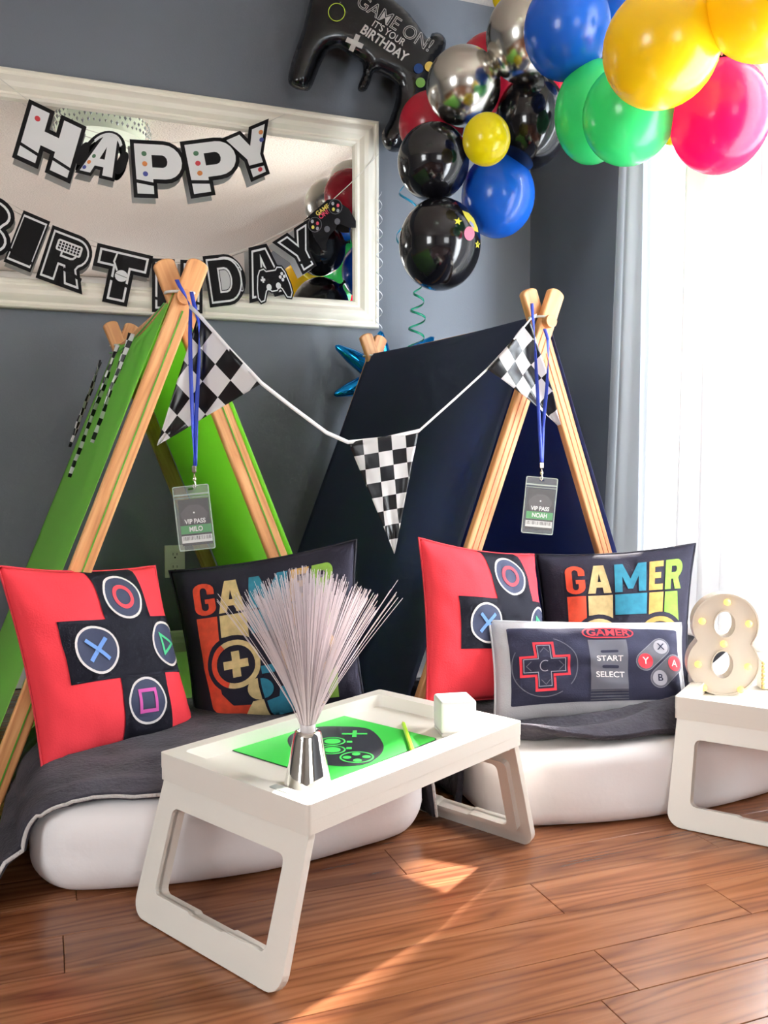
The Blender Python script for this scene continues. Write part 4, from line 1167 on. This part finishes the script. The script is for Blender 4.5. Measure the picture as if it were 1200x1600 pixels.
def pennant(t, A, B, tip, cols, phase, curl, seed, nrm=None, rowsq=None):
    """triangle A-B top edge, tip; chequer cols across the top"""
    A, B, tip = V(A), V(B), V(tip)
    n = (B - A).cross(tip - A).normalized()
    if nrm is not None and n.dot(nrm) < 0: n = -n
    if nrm is None and n.dot(EYE - A) < 0: n = -n
    N_ = 22
    vs, uv, fs = [], [], []
    w = (B - A).length; hgt = (tip - (A + B) / 2).length
    sq = w / cols
    idx = {}
    for j in range(N_ + 1):
        v = j / N_
        m_ = N_
        for i in range(m_ + 1):
            u = i / m_
            p = A.lerp(B, u).lerp(tip, v) if True else None
            a = A.lerp(tip, v); b = B.lerp(tip, v); p = a.lerp(b, u)
            k = math.sin(PI * u) * (1 - v * .6)
            p = p + n * (curl * math.sin((u - .5) * 5 + v * 3 + seed) * (1 - v * .3) + .004 * noise.noise(V((u * 4 + seed, v * 5, 0))))
            idx[(i, j)] = len(vs); vs.append(p)
            # flat cloth coordinates measured from the middle of the top edge
            x = ((u - .5) * w * (1 - v)); y = v * hgt
            uv.append((x / sq + phase + 100, y / sq * 1.0 + 100.001))
    for j in range(N_):
        for i in range(N_): fs.append((idx[(i, j)], idx[(i + 1, j)], idx[(i + 1, j + 1)], idx[(i, j + 1)]))
    b = MB().add(vs, fs)
    o = b.obj('pennant', M_chk, t, smooth=True, solid=.0006)
    me = o.data; lay = me.uv_layers.new(name='UVMap')
    for lp in me.loops: lay.data[lp.index].uv = uv[lp.vertex_index]
    return o
M_tape = mat('white bias tape', (226, 224, 226), 0.7)
t = thing('pennant_string', P(600, 690, 2.05), 'string of chequered pennants slung between the two tents', 'bunting')
A1, B1, T1_ = P(309, 490, 1.88), P(409, 599, 1.90), P(246, 696, 1.90)
A2, B2, T2_ = P(544, 691, 2.04), P(655, 673, 2.08), P(616, 865, 2.07)
A3, B3, T3_ = P(760, 578, 2.19), P(830, 497, 2.25), P(874, 664, 2.245)
tape = [P(296, 478, 1.90), A1, P(358, 545, 1.885), B1, P(455, 635, 1.945), P(510, 676, 2.0), A2, P(600, 685, 2.06), B2, P(712, 622, 2.15), A3, P(795, 540, 2.225), B3, P(838, 493, 2.27)]
MB().ribbon(tape, .009, [V((0.25, 0, 1)).normalized()] * len(tape)).obj('tape', M_tape, t, solid=.0008, smooth=True)
pennant(t, A1, B1, T1_, 4.3, .1, .006, 1.0)
pennant(t, A2, B2, T2_, 5.0, .5, .004, 2.0)
pennant(t, A3, B3, T3_, 4.6, .3, .012, 3.0)
# second string of pennants lying down the left side of the green tent
LFx, LRx = V((LF.x, LF.y, ZC)), V((LR.x, LR.y, ZC))
nl = (-e1 * ZC + V((0, 0, .44))).normalized(); dn = (-e1 * .44 - V((0, 0, ZC))).normalized()
t = thing('pennant_string', LFx.lerp(LRx, .5), 'chequered pennants hanging down the outside of the green tent', 'bunting')
def onl(a, b_, off=.045): return LFx.lerp(LRx, a) + dn * (b_ * math.hypot(ZC, .44)) + nl * off
tape2 = [onl(a, .02 + .03 * math.sin(PI * a), .030) for a in [i / 16 for i in range(17)]]
MB().tube(tape2, .002, 6).obj('tape', mat('green string', (120, 190, 110), .7), t)
for (a0, a1, dp_, sd) in ((.30, .325, .24, 1.0), (.56, .585, .32, 2.0), (.97, 1.04, .24, 3.0)):
    pennant(t, onl(a0, .05), onl(a1, .05), onl((a0 + a1) / 2 + .02, .05 + dp_, .035), 1.3 if a0 < .9 else 3.0, .2, .006, sd, nl)

# ================================================================== LANYARDS WITH PASSES
M_rib = mat('royal blue ribbon', (36, 62, 172), 0.5)
M_vinyl = mat('clear vinyl', (226, 232, 232), 0.12, clear=0.85)
M_vedge = mat('vinyl welded edge', (210, 222, 216), 0.2, clear=0.5)
M_passk = mat('pass dark print', (58, 54, 60), 0.5); M_passg = mat('pass green band', (74, 158, 92), 0.5); M_passw = mat('pass white print', (236, 236, 236), 0.5)
M_passm = mat('pass grey print', (84, 78, 84), 0.5)
M_metal = mat('nickel clip', (214, 210, 200), 0.2, metal=1.0)
def lanyard(label, pathA, pathB, joint, clip_end, card_px, d, name, tilt, wpx):
    t = thing('lanyard', P(card_px[0], card_px[1] + 50, d), label, 'lanyard')
    for pth in (pathA, pathB):
        ps = [P(*q) for q in pth]
        # smooth
        out = []
        for i in range(len(ps) - 1):
            for k in range(6): out.append(ps[i].lerp(ps[i + 1], k / 6))
        out.append(ps[-1])
        wd = [V((math.cos(i * .12), .5 * math.sin(i * .12), .12)).normalized() for i in range(len(out))]
        MB().ribbon(out, .0085, wd).obj('ribbon', M_rib, t, smooth=True, solid=.001)
    j = P(*joint); c = P(*clip_end)
    MB().box(j, (.0045, .003, .007)).obj('crimp', M_metal, t, bevel=.001)
    MB().tube([j - V((0, 0, .007)), j.lerp(c, .55), c + V((.003, 0, .006)), c, c + V((-.003, 0, .004)), c + V((-.002, 0, .01))], .0016, 8).obj('swivel_hook', M_metal, t, smooth=True)
    MB().lathe([(.0035, -.004), (.0042, 0), (.0028, .005)], j.lerp(c, .5), 12).obj('swivel_barrel', M_metal, t, smooth=True)
    s = d / 1400 * wpx / 55.0                       # metres per pass unit (55 units wide, 100 tall)
    o = P(card_px[0], card_px[1], d)
    a = math.radians(tilt)
    X = V((math.cos(a), 0, math.sin(a))); Y = V((-math.sin(a), 0, math.cos(a))); Nn = V((0, -1, 0))
    def pm(name, loops, z, m, par, ext=.0002, off=0):
        vs, fs = shape2d(loops, ext, off)
        return MB().add([o + X * (v.x * s) + Y * (v.y * s) + Nn * (z + v.z) for v in vs], fs).obj(name, m, par, weld=True)
    pouch = pm('pass_pouch', [rect(-28, -50, 28, 50, 3), rect(-4, 43, 4, 46, 1)], 0, M_vinyl, t, .0012)
    pm('welded_edge', [rect(-28, -50, 28, 50, 3), rect(-26.6, -48.6, 26.6, 48.6, 2.4)], .0004, M_vedge, pouch, .0014)
    pm('zip_strip', [rect(-27, 35, 27, 37.5)], .0016, M_vedge, pouch, .0006)
    pm('zip_strip', [rect(-27, 31, 27, 32)], .0016, M_vedge, pouch, .0004)
    card = pm('pass_card', [rect(-22, -42, 25, 29)], -.0002, M_passk, t)
    pm('green_band', [rect(-22, -24, 25, -11)], .0003, M_passg, card)
    pm('barcode_band', [rect(-22, -38, 25, -27)], .0003, M_passw, card)
    for k in range(22):
        x = -20 + k * 2.0 + rnd.uniform(-.4, .4)
        pm('barcode_line', [rect(x, -34, x + rnd.uniform(.4, 1.1), -28)], .0006, M_passk, card, .0001)
    pm('picture', [[(-16, -8), (-20, 8), (-12, 16), (-6, 20), (8, 20), (16, 15), (22, 6), (17, -8)]], .0003, M_passm, card)
    pm('picture_spark', [circ(1, 8, 1.4, 1.4, 10)], .0006, M_passw, card)
    for txt, y, sz in (('VIP PASS', -5.5, 10.0), (name, -17.5, 10.5)):
        vs, fs = text2d(txt, sz, off=.28, sx=.86)
        MB().add([o + X * ((v.x + 1.5) * s) + Y * ((v.y + y) * s) + Nn * .0008 for v in vs], fs).obj('lettering', M_passw, card)
    return t
lanyard('blue lanyard with VIP PASS reading MILO hanging in the green tent',
        [(276, 437, 1.950), (280, 446, 1.935), (290, 462, 1.92), (298, 480, 1.90), (297, 520, 1.872), (298, 580, 1.87), (301, 660, 1.872), (303, 728, 1.875)],
        [(299, 456, 1.935), (303, 475, 1.91), (311, 505, 1.875), (311, 560, 1.872), (307, 640, 1.874), (305, 728, 1.876)],
        (303.5, 733, 1.874), (304, 764, 1.872), (303, 809, 1.870), 1.870, 'MILO', 6, 56)
lanyard('blue lanyard with VIP PASS reading NOAH hanging in the navy tent',
        [(831, 474, 2.29), (832, 490, 2.25), (835, 520, 2.20), (838, 580, 2.18), (842, 650, 2.18), (846, 722, 2.182)],
        [(851, 514, 2.25), (856, 530, 2.20), (857, 560, 2.19), (854, 610, 2.188), (848, 670, 2.186), (847, 722, 2.185)],
        (846.5, 727, 2.184), (846, 751, 2.182), (843, 790, 2.18), 2.180, 'NOAH', -5, 49)

# ================================================================== BALLOONS
def balloon_mesh():
    b = MB(); prof = []
    for i in range(25):
        g = PI * i / 24
        prof.append((math.sin(g), math.cos(g)))
    prof = prof[:-1]
    prof[0] = (.0008, 1.0)
    prof += [(.075, -1.02), (.045, -1.05), (.03, -1.07)]
    b.lathe(prof, V(), 40)
    return b
_bb = balloon_mesh()
def mk(bm_, name):
    me = bpy.data.meshes.new(name); me.from_pydata([tuple(v) for v in bm_.v], [], bm_.f); me.update(); me.shade_smooth(); return me
BM = mk(_bb, 'balloon_body')
KM = mk(MB().lathe([(.028, -1.06), (.05, -1.09), (.035, -1.11), (.03, -1.13), (.07, -1.19), (.066, -1.20), (.01, -1.16)], V(), 14), 'balloon_knot')
BC = {'red': (190, 28, 52), 'pink': (242, 22, 84), 'black': (20, 19, 24), 'blue': (26, 100, 206), 'yellow': (242, 204, 22), 'green': (66, 222, 132), 'lemon': (242, 222, 14)}
TC = {'pink': (255, 40, 150), 'green': (84, 210, 130)}
def bmat(c):
    if c == 'silver': return mat('silver chrome latex', (208, 205, 198), 0.2, metal=1.0)
    tr = {'black': 0.0, 'pink': .5, 'yellow': .22, 'green': .3}.get(c, .25)
    return mat('latex ' + c, BC[c], 0.14 if c == 'black' else .24, translucent=tr, tcol=TC.get(c), coat=.3 if c == 'black' else .15)
def balloon(px, py, rx, ry, d, c, label, neck):
    p = P(px, py, d); k = d / 1400
    X, Y = rx * k, ry * k
    t = thing('latex_balloon', p - V((0, 0, Y)), label, 'balloon', 'balloons of the garland')
    nk = V(neck).normalized()
    # local -z (the neck) turned to the neck direction; radius keeps the seen outline
    q = (-nk).to_track_quat('Z', 'Y').to_matrix().to_4x4()
    S = Matrix.Diagonal((X, (X + Y) / 2, Y, 1))
    M_ = Matrix.Translation((0, 0, Y)) @ S @ q
    def inst(me, nm, m):
        me2 = me.copy(); me2.transform(M_); me2.update(); me2.materials.clear(); me2.materials.append(m)
        o = bpy.data.objects.new(nm, me2); COL.objects.link(o); o.parent = t
        return o
    inst(BM, 'body', bmat(c)); inst(KM, 'knot', bmat(c))
    return t, p, (X, (X + Y) / 2, Y)
BL_ = [
 (724, 135, 57, 58, 2.78, 'silver', 'chrome silver balloon just above the small lemon balloon', (.3, 1, .1)),
 (819, 58, 58, 66, 2.72, 'silver', 'chrome silver balloon beside the upper blue balloon', (.2, 1, -.2)),
 (674, 196, 50, 50, 3.02, 'red', 'dark red balloon tucked behind the left black balloon', (.6, .6, .2)),
 (768, 113, 55, 57, 3.04, 'red', 'dark red balloon wedged behind the two silver balloons', (.2, .5, -.6)),
 (868, 142, 46, 40, 3.02, 'red', 'dark red balloon peeping out above the black balloon by the green ones', (-.3, .8, .3)),
 (677, 253, 55, 58, 2.82, 'black', 'black balloon resting on the starry black one', (.7, .7, .2)),
 (830, 191, 55, 69, 2.84, 'black', 'black balloon between the lemon and green balloons', (-.3, .9, .3)),
 (760, 218, 36.5, 39, 2.60, 'lemon', 'small lemon yellow balloon at the front of the cluster', (0, 1, 0)),
 (778, 306, 56, 63, 2.90, 'blue', 'royal blue balloon below the small lemon balloon', (-.1, .7, .7)),
 (687, 382, 63, 70, 2.80, 'black', 'lowest black balloon with star and planet stickers', (.4, .6, .7)),
 (886, 45, 65, 74, 2.50, 'blue', 'large blue balloon left of the big yellow balloon', (.1, 1, 0)),
 (962, 4, 48, 52, 2.78, 'blue', 'blue balloon mostly hidden behind the big yellow balloon', (.1, 1, -.2)),
 (1033, 75, 87, 88, 2.06, 'yellow', 'big yellow balloon in the middle of the garland', (0, 1, .1)),
 (926, 176, 57, 76, 2.52, 'green', 'green balloon furthest left under the yellow balloon', (.3, .9, .3)),
 (983, 179, 70, 75, 2.30, 'green', 'larger green balloon overlapping its green neighbour', (.2, .9, .4)),
 (1125, 183, 73.5, 83.5, 2.24, 'pink', 'bright pinkish red balloon glowing in front of the curtain', (-.1, .8, .6)),
 (1197, 6, 87, 82, 1.94, 'yellow', 'yellow balloon cut by the top right corner', (.2, 1, 0)),
 (1148, 60, 50, 47, 2.38, 'black', 'dark balloon with pink print squeezed between yellow and pink balloons', (.1, .9, .3)),
 (796, -6, 26, 26, 2.95, 'lemon', 'small yellow balloon at the top edge above the silver one', (0, 1, 0)),
 (1106, -18, 34, 34, 2.25, 'green', 'green balloon sliver at the top edge between the yellows', (0, 1, 0)),
 (1052, 206, 20, 20, 2.46, 'lemon', 'small yellow balloon showing between green and pink balloons', (0, 1, .3)),
 (1176, 116, 24, 24, 2.48, 'lemon', 'small yellow balloon peeking above the pink balloon', (0, 1, .3)),
]
BALL = {}
for row in BL_:
    tt, p, rr = balloon(*row); BALL[row[6]] = (tt, p, rr)
def ball_point(p, rr, px, py, lift=1.004):
    r = ray(px, py); o = EYE - p
    A_ = sum((r[i] / rr[i]) ** 2 for i in range(3)); B_ = 2 * sum(r[i] * o[i] / rr[i] ** 2 for i in range(3)); C_ = sum((o[i] / rr[i]) ** 2 for i in range(3)) - 1
    D_ = B_ * B_ - 4 * A_ * C_
    if D_ < 0: D_ = 0
    s_ = (-B_ - math.sqrt(D_)) / (2 * A_)
    q = EYE + r * s_
    return p + (q - p) * lift
def sticker(key, name, loops, m, lift=1.006):
    tt, p, rr = BALL[key]
    vs, fs = gridcut(*shape2d(loops), 6.0)
    MB().add([ball_point(p, rr, v.x, v.y, lift) for v in vs], fs).obj(name, m, tt, smooth=True)
def star(cx, cy, r, a=0, k=.45, n=5):
    return [(cx + (r if i % 2 == 0 else r * k) * math.sin(a + i * PI / n), cy - (r if i % 2 == 0 else r * k) * math.cos(a + i * PI / n)) for i in range(2 * n)]
KB = 'lowest black balloon with star and planet stickers'
M_sy = mat('yellow sticker', (226, 214, 70), .5); M_sp = mat('pink sticker', (236, 122, 150), .5); M_sl = mat('lilac sticker', (160, 164, 214), .5)
sticker(KB, 'star_sticker', [star(715.5, 346, 6.5, .2)], M_sy)
sticker(KB, 'star_sticker', [[(x * .6 + 746 * .4, y) for x, y in star(746, 382, 7, .1)]], M_sy)
sticker(KB, 'planet_sticker', [circ(733, 365, 8, 11, 20)], M_sp, 1.010)
sticker(KB, 'ring_sticker', [[(722, 329), (732, 333), (740, 342), (746, 356), (747, 363), (741, 361), (735, 352), (726, 338)]], M_sy, 1.006)
sticker(KB, 'moon_sticker', [[(734, 345), (739, 350), (741, 357), (737, 354), (733, 349)]], M_sl, 1.010)
KP = 'dark balloon with pink print squeezed between yellow and pink balloons'
M_pp = mat('salmon print', (226, 140, 136), .5)
sticker(KP, 'letter_print', [[(1126, 78), (1136, 70), (1138, 72), (1133, 80), (1128, 88), (1125, 84)]], M_pp)
sticker(KP, 'letter_print', [[(1141, 74), (1145, 72), (1144, 88), (1141, 90), (1140, 84)]], M_pp)

# ---------------------------------------------------------------- foil balloons
def inflate(outline, step, depth, power=.5, inner=26.0):
    """outline in plane units -> closed puffed mesh (x, y, h) front and back"""
    vs, fs = gridcut(*shape2d([outline]), step)
    n = len(outline)
    def dist(p):
        best = 1e9
        for i in range(n):
            ax, ay = outline[i]; bx, by = outline[(i + 1) % n]
            dx, dy = bx - ax, by - ay; L2 = dx * dx + dy * dy or 1e-9
            q = max(0, min(1, ((p.x - ax) * dx + (p.y - ay) * dy) / L2))
            best = min(best, math.hypot(p.x - ax - q * dx, p.y - ay - q * dy))
        return best
    def hgt(p):
        d = min(1, dist(p) / inner)
        return depth * math.sqrt(max(0, 1 - (1 - d) ** 2))
    return vs, fs, hgt
fo = smooth_loop([(486, -6), (474, 42), (457, 92), (450, 124), (458, 137), (477, 142), (487, 136), (499, 106), (512, 82), (530, 76), (548, 88), (565, 98), (567, 114), (559, 136), (562, 143), (571, 142), (578, 130), (584, 114), (600, 120), (616, 130), (619, 152), (608, 188), (597, 208), (598, 224), (608, 236), (624, 237), (640, 224), (656, 190), (674, 150), (690, 112), (694, 84), (697, 64), (688, 52), (675, 52), (668, 60), (640, 22), (606, -6), (570, -30), (540, -52), (520, -60), (504, -46)], 3)
FOFF = .10
vs, fs, hg = inflate(fo, 7.0, .062, inner=30.0)
M_foil = mat('black foil', (16, 16, 20), 0.22, bump=0.25, bscale=14, coat=.3)
def FP(px, py, h): return PW(px, py, FOFF + h)
cfo = FP(580, 100, 0)
t = thing('foil_balloon', cfo - V((0, 0, .25)), 'black controller shaped foil balloon reading GAME ON! on the wall', 'foil balloon')
b = MB()
b.add([FP(v.x, v.y, hg(v)) for v in vs], fs); b.add([FP(v.x, v.y, -hg(v) * .9) for v in vs], [tuple(reversed(f)) for f in fs])
body = b.obj('foil_body', M_foil, t, smooth=True, weld=True)
M_foilw = mat('silver white foil print', (206, 200, 196), 0.35); M_foilk = mat('black foil print', (24, 22, 26), 0.35)
def foil_print(name, vf, m, lift=.002):
    vs, fs = gridcut(vf[0], vf[1], 7.0)
    return MB().add([FP(v.x, v.y, hg(v) + lift) for v in vs], fs).obj(name, m, t, smooth=True)
def ftext(txt, cx, cy, size, ang, off, sx=1.0):
    vs, fs = text2d(txt, size, off=off, sx=sx)
    a = math.radians(ang)
    return [V((cx + v.x * math.cos(a) + v.y * math.sin(a), cy + v.x * math.sin(a) - v.y * math.cos(a), 0)) for v in vs], fs
foil_print('title_outline', ftext('GAME ON!', 617, 37, 29, 33, .45, .98), M_foilw, .0022)
foil_print('title_fill', ftext('GAME ON!', 617, 37, 29, 33, -.55, .98), M_foilk, .0030)
foil_print('lettering', ftext("IT'S YOUR", 607, 52, 15.5, 33, .15, .84), M_foilw)
foil_print('lettering', ftext('BIRTHDAY', 600, 68, 21, 34, .55, .84), M_foilw)
pl = [(-4, -14), (4, -14), (4, -4), (14, -4), (14, 4), (4, 4), (4, 14), (-4, 14), (-4, 4), (-14, 4), (-14, -4), (-4, -4)]
foil_print('plus_print', shape2d([[(554 + x, 67 + y) for x, y in rot2(pl, 24)]]), M_foilw)
for (x, y, c) in ((654, 107, (20, 60, 120)), (671, 104, (214, 180, 84)), (657, 129, (116, 160, 70))):
    foil_print('button_print', shape2d([circ(x, y, 7.5, 8, 18)]), mat('foil dot %d' % c[0], c, .3), .003)
foil_print('stick_ring', shape2d([circ(526, 19, 13.5, 14.5, 26), circ(526, 19, 12.3, 13.3, 26)]), mat('lime foil ring', (190, 210, 60), .3))
# blue starburst foil balloon behind the navy tent
M_bfoil = mat('blue foil', (20, 140, 214), 0.14, metal=0.85, bump=0.1, bscale=30)
sc_c = PW(600, 590, .13)
t = thing('foil_balloon', sc_c - V((0, 0, .2)), 'shiny blue starburst foil balloon behind the navy tent top', 'foil balloon')
MB().lathe([(.001, -.055), (.03, -.045), (.05, -.02), (.055, 0), (.05, .02), (.03, .045), (.001, .055)], sc_c, 20).obj('core', M_bfoil, t, smooth=True)
for (px, py, off) in ((524, 540, .13), (522, 617, .13), (594, 517, .16), (678, 527, .12), (560, 668, .12), (650, 664, .10), (690, 600, .10), (560, 560, .05), (640, 560, .22)):
    tip = PW(px, py, off); d_ = tip - sc_c
    MB().tube([sc_c + d_ * .18, sc_c + d_ * .35, sc_c + d_ * .7, sc_c + d_ * .96, tip], [.036, .036, .026, .011, .003], 10).obj('spike', M_bfoil, t, smooth=True)
# curling ribbons
def curl(label, pts, off, turns, rad, w, m, hide=None):
    n = int(turns * 14); path = []; wd = []
    for i in range(n + 1):
        q = i / n; s_ = q * (len(pts) - 1); k = min(int(s_), len(pts) - 2); f_ = s_ - k
        px = pts[k][0] * (1 - f_) + pts[k + 1][0] * f_; py = pts[k][1] * (1 - f_) + pts[k + 1][1] * f_
        c = PW(px, py, off); g = q * turns * 2 * PI; rr = rad * (.5 + .5 * min(1, q * 2.2))
        path.append(c + WD * (rr * math.cos(g)) + WN * (rr * math.sin(g)))
        wd.append((V((0, 0, 1)) + WD * .25).normalized())
    o = MB().ribbon(path, w, wd).obj('curling_ribbon', m, None, smooth=True, solid=.0006)
    return tag(o, label, 'ribbon')
curl('green curled ribbon dangling below the lowest black balloon', [(654, 446), (652, 500), (648, 560)], .14, 4.0, .030, .009, mat('green ribbon', (20, 128, 96), .3))
curl('white curled ribbon dangling along the right edge of the mirror', [(594, 300), (593, 400), (592, 515)], .055, 9.0, .012, .004, mat('white ribbon', (226, 226, 228), .4))
curl('teal curled ribbon looping left of the black balloons', [(628, 280), (640, 330), (622, 416)], .12, 2.0, .03, .009, mat('teal ribbon', (14, 120, 150), .3))

# ================================================================== CURTAINS
M_sheer = mat('white sheer voile', (246, 247, 248), 0.9, translucent=0.3, tcol=(248, 249, 250), clear=0.0)
M_dense = mat('white dense voile', (240, 241, 244), 0.9, translucent=0.03, tcol=(244, 246, 250))  # translucency lowered to hold back the sun and let folds show
M_voile = mat('white thin voile', (246, 247, 248), 0.9, translucent=0.85, tcol=(250, 250, 250))  # translucency raised so the unseen panel spreads window light indoors
def sheer_mat(m, clear):
    N = m.node_tree.nodes; L = m.node_tree.links
    out = N['Material Output']; src = out.inputs['Surface'].links[0].from_socket
    tr = N.new('ShaderNodeBsdfTransparent'); ms = N.new('ShaderNodeMixShader'); ms.inputs[0].default_value = clear
    L.new(src, ms.inputs[1]); L.new(tr.outputs[0], ms.inputs[2]); L.new(ms.outputs[0], out.inputs['Surface'])
sheer_mat(M_sheer, .70)
M_rod = mat('white curtain rod', (230, 230, 228), .35)
t = thing('curtain_rod', RM(-.09, -1.5, 2.36), 'white curtain rod above the bright window behind the balloons', 'curtain rod')
MB().tube([RM(-.09, -.42, 2.38), RM(-.09, -2.45, 2.38)], .011, 14).obj('rod', M_rod, t, smooth=True, angle=40)
for v_ in (-.40, -2.47): MB().lathe([(.002, -.025), (.02, -.012), (.024, 0), (.02, .012), (.002, .025)], RM(-.09, v_, 2.38), 16, (WD, V((0, 0, 1)), WN)).obj('finial', M_rod, t, smooth=True)
def curtain(v0, v1, z0, folds, amp, seed, label, m, flare=0.0):
    def fn(a, b_):
        z = 2.40 - (2.40 - z0) * b_
        k = .35 + .65 * b_
        v = v0 + (v1 - v0) * a
        # the outer edge swings out towards the hem
        v = v + flare * (b_ ** 1.3) * (1 - a) ** 2
        u = -.09 + amp * k * math.sin(a * folds * 2 * PI + seed + .5 * math.sin(b_ * 2 + a * 4)) + .012 * noise.noise(V((a * 5 + seed, b_ * 1.5, 0)))
        v += .012 * math.cos(a * folds * 2 * PI * 1.0 + seed) * k
        return RM(u, v, z)
    b = MB().grid(fn, 150, 40)
    o = b.obj('sheer_curtain', m, None, smooth=True)
    return tag(o, label, 'curtain')
curtain(-.73, -1.06, .29, 3.0, .020, .4, 'white sheer curtain panel nearest the room corner', M_sheer, .11)
curtain(-1.03, -1.46, .29, 4.6, .040, 2.2, 'white dense curtain panel at the right edge of the picture', M_dense, 0)
curtain(-1.42, -2.28, .29, 6.5, .026, 1.2, 'unseen thin white voile curtain panel furthest from the room corner', M_voile, 0)
